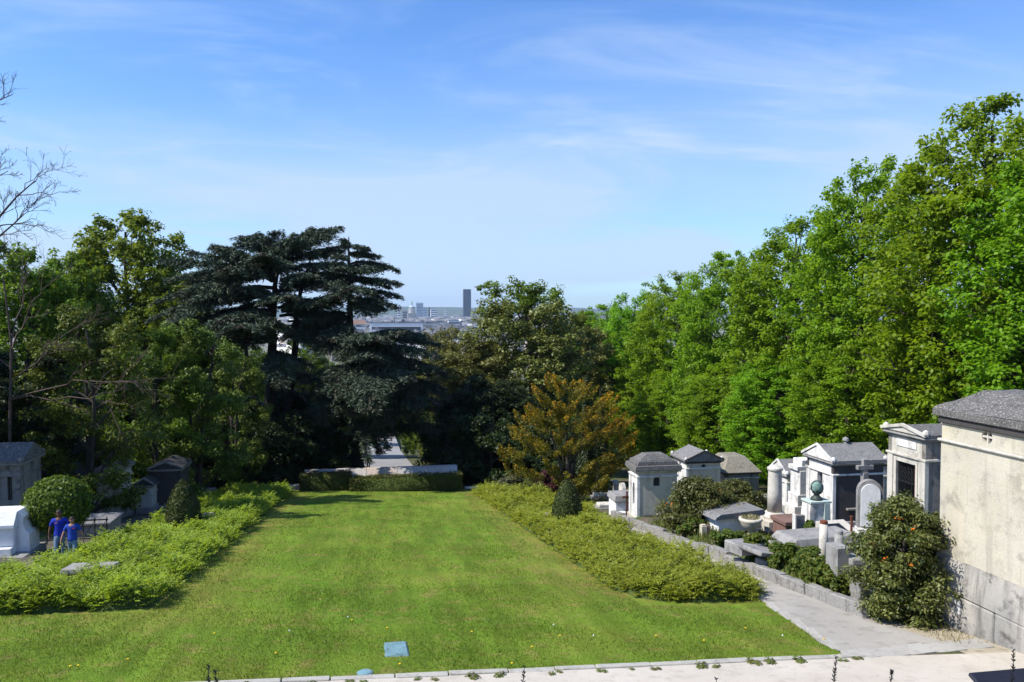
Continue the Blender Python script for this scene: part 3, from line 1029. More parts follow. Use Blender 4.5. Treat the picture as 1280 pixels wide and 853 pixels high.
flat_stone('flat grey slab just right of the left cone topiary', 253, 646, 38.9, 0.95, 1.0, 0, 0.12, 1)
flat_stone('small flat slab at the far end of the left shrub bed', 306, 614, 54.5, 1.3, 1.0, 0, 0.1, 2)
flat_stone('dark grey slab near the front of the left shrub bed', 113, 708, 24.6, 1.35, 0.8, 0, -0.06, 3)
flat_stone('dark slab at the far end of the right shrub bed', 640, 614, 53.0, 1.6, 1.0, 0, 0.08, 4, 'dark_stone')
flat_stone('small grey slab just left of the right cone topiary', 689, 644, 39.2, 0.7, 0.8, 0, 0.1, 5)
flat_stone('grey pointed slab near the front of the right shrub bed', 846, 705, 25.4, 0.8, 0.7, 0, 0.4, 6)

# hatches let into the grass
ht = thing('square_hatch', 'pale blue square plastic hatch cover set in the lawn', 'hatch', (*ground(495, 813)[:2], ground(495, 813).z), 0.02)
MB().box(-0.27, 0.27, -0.54, 0.54, -0.1, 0.028, 0.02).build('rim', M['hatch_rim'], ht).rotation_euler.x = -math.atan(SLOPE)
MB().box(-0.245, 0.245, -0.515, 0.515, 0.01, 0.05, 0.018).build('lid', M['hatch'], ht).rotation_euler.x = -math.atan(SLOPE)
MB().box(-0.035, 0.035, -0.50, -0.44, 0.045, 0.062, 0.005).build('handle', M['hatch_rim'], ht).rotation_euler.x = -math.atan(SLOPE)
ht = thing('round_hatch', 'small pale blue round hatch cover near the kerb', 'hatch', tuple(ground(456, 842)), 0)
MB().lathe([(0.16, -0.05), (0.165, 0.02), (0.15, 0.026)], 24, sy=1.35).build('rim', M['hatch_rim'], ht).rotation_euler.x = -math.atan(SLOPE)
MB().lathe([(0.14, 0.0), (0.14, 0.032), (0.12, 0.042), (0.03, 0.046)], 24, sy=1.35).build('lid', M['hatch'], ht).rotation_euler.x = -math.atan(SLOPE)

# ------------------------------------------------------------------ trees
def unit(v):
    return v / (np.linalg.norm(v) + 1e-9)


def clump_leaves(acc, C, R, n_each, flat, L, W, r, up=0.9, out=0.6, rnd=0.5, mi=0):
    C = np.asarray(C, float)
    R = np.asarray(R, float)
    n = len(C) * n_each
    c = np.repeat(C, n_each, 0)
    rr = np.repeat(R, n_each)[:, None]
    d = r.normal(0, 1, (n, 3))
    d /= np.linalg.norm(d, axis=1)[:, None]
    rad = r.uniform(0, 1, (n, 1)) ** 0.45
    off = d * rad
    off[:, 2] *= flat
    P = c + off * rr
    N = np.array([0, 0, up]) + d * out + r.normal(0, rnd, (n, 3))
    A = d * np.array([1, 1, 0.3]) + np.array([0, 0, -0.35]) + r.normal(0, 0.4, (n, 3))
    acc.leaves(P, N, A, L * r.uniform(0.6, 1.3, n), W * r.uniform(0.6, 1.3, n), 0.18, mi)


def lime_prof(t):
    return 0.72 + 0.28 * math.sin(min(t / 0.35, 1) * PI / 2) if t < 0.35 else max(0.2, (1 - ((t - 0.35) / 0.665) ** 3.0)) ** 0.62


def round_prof(t):
    return max(0.16, 1 - ((t - 0.45) / 0.57) ** 2) ** 0.5


def bush_prof(t):
    return max(0.1, 1 - (max(t - 0.25, 0) / 0.78) ** 2) ** 0.6


def broadleaf(h, rad, base, prof, nl, nsub, cr, nleaf, L, W, seed, flat=0.5, trunk_r=0.3, sparse_top=0.0, top_mi=0, top_k=0.25, lean=0.0, up=0.9, multi=1, shell=0):
    """a tree h tall as two meshes: trunk with limbs, and crown of leaf clumps along the twigs"""
    r = np.random.default_rng(seed)
    wood, crown = Acc(), Acc()
    C, R, T = [], [], []
    for mt in range(multi):
        az0 = r.uniform(0, 2 * PI)
        spread = 0.0 if multi == 1 else rad * 0.28
        n = 9
        tt = np.linspace(0, 1, n)
        P = np.stack([np.cos(az0) * spread * tt + 0.02 * h * np.sin(tt * 5 + seed) + lean * tt ** 2, np.sin(az0) * spread * tt + 0.02 * h * np.cos(tt * 4 + seed) - 0.02 * h, -0.4 + tt * (h * 0.93 + 0.4)], 1)
        wood.tube(P, trunk_r / multi ** 0.5 * (1 - 0.9 * tt) ** 0.8 + 0.02, 8)
        for i in range(nl // multi):
            f = (i + r.uniform(0, 1)) / (nl // multi)
            t_env = f                                   # where the limb ends in the crown
            z_end = base * h + t_env * (h * 0.99 - base * h)
            z_st = max(base * h * 0.55, z_end - (0.10 + 0.20 * r.uniform()) * h * (1.1 - 0.5 * t_env))
            z_st = min(z_st, h * 0.9)
            q = (z_st + 0.4) / (h * 0.93 + 0.4) * (n - 1)
            i0 = min(int(q), n - 2)
            S = P[i0] + (P[i0 + 1] - P[i0]) * (q - i0)
            az = i * 2.39996 + r.uniform(-0.4, 0.4)
            R_end = rad * prof(t_env) * r.uniform(0.62, 1.06)
            E_ = np.array([np.cos(az) * R_end + S[0] * 0.6, np.sin(az) * R_end + S[1] * 0.6, z_end])
            ln = np.linalg.norm(E_ - S)
            m = 6
            u = np.linspace(0, 1, m)[:, None]
            Q = S + (E_ - S) * u + np.array([0, 0, 1]) * (0.10 * ln * np.sin(u * PI)) + r.normal(0, 0.02 * ln, (m, 3)) * np.sin(u * PI)
            r0 = 0.012 * ln + 0.018
            wood.tube(Q, r0 * (1 - 0.85 * u[:, 0]) + 0.006, 5)
            C.append(E_); R.append(cr * r.uniform(0.7, 1.1)); T.append(t_env)
            d0 = unit(E_ - S)
            side = unit(np.cross(d0, [0, 0, 1.0]))
            for s in range(nsub):
                v = r.uniform(0.25, 0.98)
                q2 = v * (m - 1)
                k = min(int(q2), m - 2)
                S2 = Q[k] + (Q[k + 1] - Q[k]) * (q2 - k)
                dd = unit(d0 * 0.55 + side * r.uniform(-1, 1) * 1.0 + np.array([0, 0, r.uniform(-0.45, 0.75)]))
                l2 = min(ln * r.uniform(0.18, 0.42), rad * 0.55)
                E2_ = S2 + dd * l2
                mid = (S2 + E2_) / 2 + r.normal(0, 0.06 * l2, 3)
                wood.tube(np.stack([S2, mid, E2_]), [r0 * 0.35, r0 * 0.22, 0.006], 3)
                C.append(E2_); R.append(cr * r.uniform(0.55, 1.05)); T.append(t_env)
                if r.uniform() < 0.5:
                    C.append(mid); R.append(cr * r.uniform(0.4, 0.75)); T.append(t_env)
    for i in range(shell):                              # outer twigs that close the canopy
        f = ((i + r.uniform()) / shell) ** 0.85 * 0.9
        az = i * 2.39996 + r.uniform(-0.2, 0.2)
        lob = 0.88 + 0.16 * math.sin(az * 3 + f * 11 + seed) + 0.09 * math.sin(az * 5 - f * 17) + r.uniform(-0.14, 0.06)
        rr = rad * prof(f) * lob
        e = np.array([rr * math.cos(az), rr * math.sin(az), base * h + f * (h * 0.99 - base * h)])
        wood.tube(np.stack([e * np.array([0.6, 0.6, 1]) - np.array([0, 0, 0.5]), e]), [0.02, 0.006], 3)
        C.append(e); R.append(cr * r.uniform(0.7, 1.15)); T.append(f)
    C, R, T = np.array(C), np.array(R), np.array(T)
    if sparse_top > 0:
        topm = T > sparse_top
        clump_leaves(crown, C[~topm], R[~topm], nleaf, flat, L, W, r, up)
        clump_leaves(crown, C[topm], R[topm] * 0.85, max(8, int(nleaf * top_k)), 0.7, L, W, r, up, mi=top_mi)
    else:
        clump_leaves(crown, C, R, nleaf, flat, L, W, r, up)
    return wood.mesh('trunk', True), crown.mesh('crown')


def plant_tree(name, label, cat, loc, meshes, mats, sxy=1.0, sz=1.0, rot=0.0, group=None, parts=('trunk', 'crown')):
    root = thing(name, label, cat, loc, rot, group)
    root.scale = (sxy, sxy, sz)
    for nm, me, mt in zip(parts, meshes, mats):
        o = bpy.data.objects.new(nm, me)
        COL.objects.link(o)
        o.parent = root
        if len(me.materials) == 0:
            me.materials.append(None)
            if isinstance(mt, (list, tuple)):
                for _ in mt[1:]: me.materials.append(None)
        for i, mm in enumerate(mt if isinstance(mt, (list, tuple)) else [mt]):
            o.material_slots[i].link = 'OBJECT'
            o.material_slots[i].material = mm
    return root


LIME = [broadleaf(22, 5.6, 0.07, lime_prof, 54, 7, 0.84, 74, 0.26, 0.20, 100 + i, 0.6, 0.34, sparse_top=0.84, top_k=0.55, shell=420) for i in range(3)]
MAPLE = broadleaf(20, 5.0, 0.26, round_prof, 46, 8, 0.80, 56, 0.30, 0.23, 120, 0.6, 0.32, sparse_top=0.85, top_k=0.6, shell=220)
OLIVE = [broadleaf(11, 3.2, 0.06, round_prof, 30, 9, 0.62, 95, 0.17, 0.11, 130 + i, 0.7, 0.20, multi=2) for i in range(2)]
IVY = broadleaf(19, 5.6, 0.03, round_prof, 54, 11, 0.80, 76, 0.25, 0.18, 140, 0.75, 0.34, sparse_top=0.86, top_mi=1, top_k=0.45, up=0.5, shell=160)
BUSH = broadleaf(3.4, 2.0, 0.02, bush_prof, 26, 8, 0.42, 60, 0.17, 0.11, 150, 0.7, 0.07, multi=3)
BK, LM = M['bark'], M['lime_leaf']

limes = [  # px of trunk, px of top, label, scale of the crown, variant
    (1335, 165, 'lime tree cut off by the right edge of the view', 1.05, 2),
    (1222, 124, 'tallest bright green lime tree behind the big mausoleum', 1.02, 0),
    (1090, 203, 'second tallest lime tree, behind the gated chapel tomb', 0.98, 1),
    (993, 274, 'lime tree behind the column and the white chapel', 0.95, 2),
    (905, 315, 'lime tree behind the pair of chapels and the flat moss roof', 0.98, 0),
    (845, 343, 'lime tree rising behind the hipped roof chapel', 0.95, 1),
    (795, 366, 'lime tree just right of the golden yew', 0.98, 2),
    (760, 380, 'small looking lime tree above the golden yew', 0.95, 0),
    (732, 392, 'farthest lime tree of the right hand row', 0.95, 1)]
LX = 35.0
for i, (px, pt, lab, k, v) in enumerate(limes):
    Y = y_of(px, LX)
    z0 = g(LX, Y)
    h = at(px, pt, Y).z - z0
    plant_tree('lime_tree', lab, 'tree', (LX, Y, z0), LIME[v], (BK, LM), k * (0.95 + 0.08 * (i % 2)), h / 22.0, i * 1.7 + 0.6, 'row of lime trees on the right')
for i, (X, Y, h, v) in enumerate([(45, 37, 15.0, 0), (45, 47, 15, 1), (45, 57, 15, 2), (45, 68, 15.5, 0), (46, 80, 17, 1), (46, 94, 17, 2), (46, 109, 17, 0), (45, 125, 17, 1), (57, 60, 16, 1), (57, 76, 16, 2), (57, 96, 16, 0), (31.5, 47, 11, 1), (31.5, 57.5, 11, 2), (32, 68.5, 11, 0), (32, 80.5, 11, 1), (32, 96, 11, 2)]):
    plant_tree('lime_tree', ('bright green lime tree of the rows behind the right hand row' if X > 40 else 'lower young lime tree filling the gaps of the right hand row'), 'tree', (X, Y, g(X, Y)), LIME[v], (BK, LM), 1.05 if X > 40 else 0.72, h / 22.0, i * 2.1 + 0.3, 'lime trees behind the right hand row')

# maples and other trees of the left side
def left_tree(name, label, px, pt, Y, meshes, mats, hb, rpx, rb, rot, group=None, base=None):
    p_ = at(px, pt, Y)
    z0 = g(p_.x, Y) if base is None else base
    return plant_tree(name, label, 'tree', (p_.x, Y, z0), meshes, mats, rpx * Y / F_PX / rb, (p_.z - z0) / hb, rot, group)


ML, OL, IV, SL, DL = M['maple_leaf'], M['olive_leaf'], M['ivy_leaf'], M['spring_leaf'], M['dark_leaf']
GL = 'trees left of the lawn'
left_tree('maple_tree', 'tall round crowned maple standing left of the big cedar', 157, 268, 82, MAPLE, (BK, ML), 20, 74, 5.0, 0.7, GL)
left_tree('maple_tree', 'maple at the far left edge behind the bare tree', 22, 308, 56, MAPLE, (BK, ML), 20, 66, 5.0, 2.9, GL)
left_tree('maple_tree', 'narrow maple between the leftmost maple and the tall one', 84, 322, 72, MAPLE, (BK, SL), 20, 48, 5.0, 4.4, GL)
left_tree('maple_tree', 'yellow green maple below and right of the tall maple', 215, 352, 78, MAPLE, (BK, SL), 20, 60, 5.0, 5.4, GL)
left_tree('olive_green_tree', 'olive green many stemmed tree behind the people in blue', 116, 392, 43.0, OLIVE[0], (BK, OL), 11, 66, 3.2, 0.4, GL)
left_tree('olive_green_tree', 'dull olive tree between the round shrub and the cedars', 243, 398, 52, OLIVE[1], (BK, OL), 11, 60, 3.2, 1.9, GL)
left_tree('olive_green_tree', 'olive tree behind the left cone topiary', 186, 418, 50, OLIVE[0], (BK, SL), 11, 56, 3.2, 3.3, GL)
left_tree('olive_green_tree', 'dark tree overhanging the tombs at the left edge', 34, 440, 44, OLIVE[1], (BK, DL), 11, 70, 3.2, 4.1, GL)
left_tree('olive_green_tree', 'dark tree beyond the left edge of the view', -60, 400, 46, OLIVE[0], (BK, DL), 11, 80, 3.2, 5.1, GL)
plant_tree('olive_green_tree', 'added dark tree left of the pale slit window chapel, shading the tombs from out of view', 'tree', (-23.0, 37.5, g(-23.0, 37.5)), OLIVE[1], (BK, DL), 1.25, 1.15, 0.9, GL)  # added beyond the left edge to throw shade on the tombs
plant_tree('olive_green_tree', 'added dark tree behind the pale slit window chapel, shading the tombs from out of view', 'tree', (-24.5, 44.0, g(-24.5, 44.0)), OLIVE[0], (BK, DL), 1.3, 1.2, 2.9, GL)  # second added tree, also there to shade the left tombs
left_tree('olive_green_tree', 'slim olive tree directly left of the slender cedar trunk', 288, 440, 60, OLIVE[0], (BK, OL), 11, 44, 3.2, 2.2, GL)

# ivy clad tree and its neighbours in the middle
left_tree('ivy_clad_tree', 'tall olive brown ivy clad tree with thin twiggy top right of the city', 655, 352, 80, IVY, (BK, [IV, SL]), 19, 86, 5.6, 2.4)
left_tree('ivy_clad_tree', 'lower ivy clad tree between the cedar and the tall one', 590, 424, 78, IVY, (BK, [IV, IV]), 19, 66, 5.6, 2.6)
left_tree('ivy_clad_tree', 'brownish green tree right of the tall ivy clad tree', 712, 392, 100, IVY, (BK, [IV, SL]), 19, 60, 5.6, 4.0)
left_tree('ivy_clad_tree', 'thin brownish tree in front of the city roofs', 553, 410, 112, IVY, (BK, [IV, IV]), 19, 38, 5.6, 5.0)
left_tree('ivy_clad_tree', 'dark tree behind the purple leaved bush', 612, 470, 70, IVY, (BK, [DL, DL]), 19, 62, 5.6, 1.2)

# sunlit trees down the slope behind the cedars
for i, (px, pt, Y, rp, lab) in enumerate([
        (300, 420, 112, 46, 'sunlit spring green tree seen left of the slender cedar trunk'),
        (372, 428, 118, 46, 'sunlit spring green tree seen between the cedar trunks'),
        (428, 446, 125, 30, 'sunlit spring green tree at the left side of the avenue'),
        (526, 470, 122, 26, 'sunlit spring green tree at the right side of the avenue'),
        (330, 500, 92, 40, 'low spring green tree behind the main cedar trunk'),
        (545, 492, 100, 24, 'low spring green tree right of the avenue'),
        (250, 395, 120, 60, 'spring green tree far down the slope behind the cedars'),
        (440, 470, 165, 22, 'spring green tree left of the avenue at half depth'),
        (520, 476, 165, 22, 'spring green tree right of the avenue at half depth'),
        (448, 478, 215, 22, 'farther spring green tree left of the avenue'),
        (508, 480, 220, 20, 'farther spring green tree right of the avenue'),
        (470, 474, 318, 18, 'spring green tree closing the left end of the avenue'),
        (492, 470, 326, 18, 'spring green tree closing the right end of the avenue'),
        (425, 462, 300, 26, 'spring green tree in front of the city left of the avenue'),
        (530, 458, 300, 26, 'spring green tree in front of the city right of the avenue'),
        (560, 452, 260, 30, 'spring green tree below the white gable building'),
        (400, 455, 260, 30, 'spring green tree under the right side of the largest cedar')]):
    left_tree('spring_green_tree', lab, px, pt, Y, LIME[i % 3], (BK, SL), 22, rp, 5.6, i * 1.3, 'spring green trees down the slope')

# dark undergrowth
GB = 'dark evergreen bushes under the trees'
bushes = [(-10.5, 63.5, 1.9, 1.5), (-7.0, 65.0, 1.8, 1.7), (-3.8, 66.5, 1.4, 1.4), (-13.5, 61, 1.6, 1.3), (-16.5, 56, 1.5, 1.3), (6.8, 67, 1.5, 1.6), (9.4, 65, 1.7, 1.7), (12.3, 64, 1.6, 1.5),
          (15.5, 61, 1.4, 1.2), (18, 66, 1.8, 1.6), (-19.5, 50, 1.5, 1.2), (-23, 45, 1.6, 1.3), (-5.5, 72, 2.0, 2.0), (8.0, 74, 2.0, 2.2), (-9, 74, 2.2, 2.3), (-14, 70, 2, 1.9), (12, 72, 2.0, 2.0),
          (35, 36, 1.8, 1.3), (29, 34, 1.4, 1.0), (44, 50, 2.4, 1.6), (46, 70, 2.4, 1.6), (-25, 56, 2.2, 2), (-20, 62, 2.2, 2)]
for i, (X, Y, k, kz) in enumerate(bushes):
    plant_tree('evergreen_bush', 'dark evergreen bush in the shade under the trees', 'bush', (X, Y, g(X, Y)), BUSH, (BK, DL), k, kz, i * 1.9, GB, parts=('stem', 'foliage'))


# cedars, limb by limb
def cedar(name, label, base, Y, trunks, limbs, seed, group):
    r = np.random.default_rng(seed)
    O = np.array([base.x, Y, g(base.x, Y)])
    root = thing(name, label, 'tree', tuple(O), 0, group)
    wood, fol = Acc(), Acc()
    for pts, r0 in trunks:
        P = np.array(pts, float) - O
        P[0, 2] -= 0.5
        s = np.linspace(0, 1, 12)
        cs = np.linspace(0, 1, len(P))
        Q = np.stack([np.interp(s, cs, P[:, i]) for i in range(3)], 1)
        Q[1:-1] += r.normal(0, 0.05, (10, 3))
        wood.tube(Q, r0 * (1 - s) ** 0.75 + 0.035, 9)
    more = []
    for S, T, W, arch in limbs:
        ln = math.dist(S, T)
        j = r.normal(0, 1, 3)
        T2 = (S[0] + (T[0] - S[0]) * r.uniform(0.62, 0.92), T[1] + j[1] * 0.30 * ln, T[2] + j[2] * 0.05 * ln - 0.05)
        more.append((S, T2, W * 0.95, arch))
    for S, T, W, arch in limbs + more:
        W = W * 1.4
        S, T = np.array(S, float) - O, np.array(T, float) - O
        ln = np.linalg.norm(T - S)
        n = 9
        u = np.linspace(0, 1, n)[:, None]
        Q = S + (T - S) * u + np.array([0, 0, 1.0]) * (arch * ln * np.sin(u * PI) ** 0.8) + r.normal(0, 0.012 * ln, (n, 3)) * np.sin(u * PI)
        wood.tube(Q, (0.016 * ln + 0.03) * (1 - 0.9 * u[:, 0]) + 0.012, 6)
        fwd = unit((T - S) * np.array([1, 1, 0.25]))
        side = unit(np.cross(fwd, [0, 0, 1.0]))
        nb = max(14, int(ln / 0.125))
        for b in range(nb):
            v = 0.16 + 0.86 * (b + r.uniform()) / nb
            v = min(v, 1.0)
            q = v * (n - 1)
            k = min(int(q), n - 2)
            p0 = Q[k] + (Q[k + 1] - Q[k]) * (q - k)
            sgn = 1 if b % 2 else -1
            bl = W * (0.35 + 0.65 * math.sin(min(1, (v - 0.15) / 0.5) * PI / 2)) * (1.08 - 0.80 * max(0, v - 0.55) / 0.45) * r.uniform(0.55, 1.1)
            d = unit(fwd * r.uniform(0.45, 0.9) + side * sgn * r.uniform(0.5, 1.0) + np.array([0, 0, r.uniform(-0.06, 0.14)]))
            nt = max(3, int(bl / 0.24))
            t = np.linspace(0.08, 1, nt)
            C = p0 + d * (bl * t)[:, None] - np.array([0, 0, 1.0]) * (0.30 * bl * t ** 2)[:, None]
            if b % 3 == 0:
                wood.tube(np.stack([p0, C[nt // 2], C[-1]]), [0.022, 0.013, 0.005], 3)
            per = 8
            c = np.repeat(C, per, 0) + r.normal(0, 0.09, (nt * per, 3))
            a = d + r.normal(0, 0.62, (nt * per, 3)) + np.array([0, 0, -0.22])
            nn = np.array([0, 0, 1.0]) + r.normal(0, 0.5, (nt * per, 3))
            tip = (v > 0.93) and (r.uniform() < 0.5)
            fol.leaves(c, nn, a, 0.38 * r.uniform(0.6, 1.35, nt * per), 0.085 * r.uniform(0.7, 1.4, nt * per), 0.2, 1 if tip else 0)
    link('trunk', wood.mesh('cedar_trunk', True), root, mats=M['cedar_bark'])
    link('crown', fol.mesh('cedar_crown'), root, mats=[M['cedar_needle'], M['cedar_tip']])
    return root


def P3(px, py, Y):
    v = at(px, py, Y)
    return (v.x, v.y, v.z)


YA = 71.0
rc = random.Random(44)


def limb_set(lst, tx, Y):
    """(py of the root, px and py of the tip, depth step of the tip, width of the plate, arch)"""
    out = []
    for row in lst:
        py0, px1, py1, dy, W, arch = row[:6]
        x0 = row[6] if len(row) > 6 else tx
        out.append((P3(x0, py0, Y), P3(px1, py1, Y + dy), W, arch))
    return out


limbsA = limb_set([
    (360, 198, 378, 1.5, 1.7, 0.06), (345, 205, 325, 2.5, 1.6, 0.03), (348, 240, 316, -2.0, 1.6, 0.06), (340, 214, 350, -1.0, 1.8, 0.05), (372, 190, 400, -2.0, 1.9, 0.07),
    (335, 268, 308, 2.0, 1.6, 0.06), (325, 300, 297, -2.5, 1.6, 0.05), (322, 318, 296, 3.0, 1.5, 0.06), (322, 390, 286, 0.5, 1.5, 0.05, 350), (318, 425, 285, -0.5, 1.5, 0.06, 352),
    (330, 432, 308, 2.0, 1.5, 0.06, 350), (340, 428, 330, -2.5, 1.6, 0.05, 350), (350, 440, 345, 1.0, 1.6, 0.06, 350), (345, 330, 318, -5.5, 2.0, 0.05), (352, 285, 338, -5.0, 2.0, 0.06),
    (360, 390, 345, -5.0, 1.9, 0.05, 350), (372, 245, 372, -4.5, 1.9, 0.06), (388, 212, 418, 0.5, 1.6, 0.06), (398, 236, 432, -3.0, 1.7, 0.08), (405, 262, 416, 2.5, 1.6, 0.05),
    (395, 285, 398, -6.0, 2.1, 0.06), (398, 262, 440, -4.0, 1.8, 0.10), (385, 418, 378, -3.5, 1.8, 0.06, 348), (380, 360, 372, -6.0, 1.9, 0.06), (352, 350, 316, 4.0, 1.7, 0.05), (330, 362, 300, 3.0, 1.5, 0.05, 350),
    (395, 430, 398, 2.5, 1.6, 0.05, 350), (410, 330, 412, -6.0, 1.8, 0.06), (345, 260, 340, 5.0, 1.7, 0.05), (370, 410, 352, 5.0, 1.7, 0.05), (440, 372, 470, -5.0, 1.6, 0.08, 345), (470, 395, 478, -4.0, 1.3, 0.07, 350), (345, 230, 366, -3.0, 1.7, 0.04), (335, 345, 290, -1.0, 1.6, 0.03), (328, 380, 300, -3.0, 1.6, 0.04), (322, 402, 287, 2.0, 1.2, 0.05), (390, 428, 396, -1.0, 1.7, 0.06, 352), (402, 418, 412, 2.0, 1.6, 0.06, 360), (408, 405, 424, -3.5, 1.7, 0.07, 360), (415, 388, 430, -4.5, 1.6, 0.07, 360), (415, 310, 428, -4.5, 1.7, 0.08), (405, 290, 418, 3.0, 1.6, 0.06), (398, 300, 402, 4.0, 1.7, 0.05), (388, 402, 380, 4.0, 1.7, 0.05, 352), (420, 420, 432, 4.0, 1.6, 0.06, 366), (372, 300, 362, -4.0, 1.9, 0.06), (380, 318, 384, 4.5, 1.8, 0.05)], 340, YA)
bA = at(340, 610, YA)
tr_main = ([P3(338, 612, YA), P3(337, 520, YA), P3(340, 440, YA), P3(343, 370, YA), P3(350, 318, YA)], 0.62)
tr_main2 = ([P3(346, 600, YA + 0.6), P3(362, 500, YA + 0.6), P3(368, 440, YA + 0.6), P3(372, 372, YA + 0.4), P3(392, 312, YA)], 0.42)
cedar('cedar_tree', 'largest dark blue green cedar with flat layered limbs left of the city', bA, YA, [tr_main, tr_main2], limbsA, 201, 'cedars beyond the lawn')

YB = 69.0
limbsB = limb_set([
    (330, 497, 340, 1.5, 0.9, 0.10), (352, 498, 356, -2.0, 1.2, 0.08), (362, 497, 372, 1.0, 1.3, 0.06), (372, 492, 384, -2.5, 1.4, 0.05), (345, 470, 336, -2.5, 1.1, 0.08), (318, 452, 318, 0.5, 0.55, 0.05),
    (316, 474, 322, 0.0, 0.55, 0.05), (310, 430, 300, 0.5, 0.5, 0.04), (308, 460, 312, -0.6, 0.5, 0.05), (326, 418, 318, -1.0, 0.6, 0.05), (334, 412, 334, 1.0, 0.8, 0.05), (338, 424, 336, -2.5, 0.9, 0.05), (345, 398, 352, 0.5, 1.2, 0.06), (352, 405, 360, -3.0, 1.4, 0.05), (362, 440, 366, -4.0, 1.7, 0.06),
    (368, 395, 378, -2.0, 1.5, 0.07), (378, 470, 388, -3.0, 1.4, 0.06), (392, 380, 404, -2.0, 1.4, 0.08), (352, 455, 348, 3.0, 1.5, 0.05), (340, 446, 332, 2.0, 1.0, 0.06), (372, 420, 372, -4.5, 1.5, 0.05),
    (430, 528, 420, 1.0, 1.7, 0.07, 437), (436, 545, 446, -1.5, 1.9, 0.08, 437), (432, 500, 416, -4.0, 1.9, 0.07, 437), (446, 555, 470, 2.0, 1.8, 0.07, 437), (455, 530, 488, -2.0, 1.9, 0.06, 437), (428, 470, 424, -6.0, 2.0, 0.06, 437),
    (460, 416, 470, -5.0, 1.9, 0.07, 437), (470, 395, 500, -3.0, 1.6, 0.08, 437), (450, 462, 446, -7.0, 2.1, 0.06, 437), (480, 540, 512, -1.0, 1.7, 0.07, 437), (465, 560, 500, -1.0, 1.6, 0.08, 437), (470, 500, 476, -6.5, 1.8, 0.07, 437), (438, 448, 430, 5.0, 1.8, 0.05, 437),
    (440, 512, 436, 4.0, 1.8, 0.05, 437), (500, 395, 524, -4.5, 1.6, 0.10, 437), (505, 528, 524, -5.0, 1.7, 0.12, 437), (500, 468, 506, -7.0, 1.9, 0.12, 437), (500, 430, 516, -6.5, 1.8, 0.12, 437), (500, 500, 520, -7.0, 1.7, 0.12, 437), (498, 470, 515, -9.0, 2.0, 0.12, 437), (502, 410, 520, -6.0, 1.9, 0.13, 437), (505, 520, 512, -6.5, 2.0, 0.13, 437), (520, 490, 545, -5.0, 1.6, 0.10, 437), (515, 480, 530, -8.0, 1.8, 0.12, 437), (490, 545, 505, -4.0, 1.8, 0.09, 437), (470, 552, 486, 0.0, 1.8, 0.07, 437), (505, 474, 566, -6.0, 0.9, 0.16, 437), (505, 484, 560, -7.0, 0.8, 0.18, 437), (510, 466, 552, -5.0, 0.9, 0.14, 437), (500, 540, 545, -3.0, 1.6, 0.08, 437), (545, 548, 540, -2.0, 1.2, 0.05, 437), (425, 548, 432, 3.0, 1.5, 0.05, 437), (420, 405, 442, -3.0, 1.6, 0.06, 437), (440, 520, 458, -4.5, 1.9, 0.06, 437), (452, 540, 462, -4.0, 2.0, 0.07, 437), (470, 480, 484, -8.0, 2.1, 0.09, 437), (476, 430, 492, -8.0, 2.0, 0.09, 437), (395, 400, 412, 1.0, 1.4, 0.06, 437), (405, 415, 425, -4.0, 1.4, 0.07, 437)], 437, YB)
bB = at(445, 610, YB)
cedar('cedar_tree', 'smaller cedar with a thin spire top just left of the city view', bB, YB,
      [([P3(448, 612, YB), P3(444, 520, YB), P3(438, 440, YB), P3(437, 380, YB), P3(436, 296, YB)], 0.55)], limbsB, 202, 'cedars beyond the lawn')
YC_ = 66.0
limbsC = limb_set([(425, 270, 402, -2.0, 1.5, 0.06), (420, 345, 402, -2.0, 1.5, 0.07), (424, 262, 440, 0.5, 1.4, 0.08), (418, 300, 408, -4.0, 1.7, 0.06), (430, 330, 418, 2.0, 1.4, 0.05), (412, 282, 410, 3.0, 1.4, 0.05), (432, 252, 428, -1.0, 1.2, 0.09)], 308, YC_)
cedar('cedar_tree', 'slender straight trunked cedar left of the largest cedar', at(309, 615, YC_), YC_,
      [([P3(310, 615, YC_), P3(309, 520, YC_), P3(308, 450, YC_), P3(306, 402, YC_)], 0.30)], limbsC, 203, 'cedars beyond the lawn')


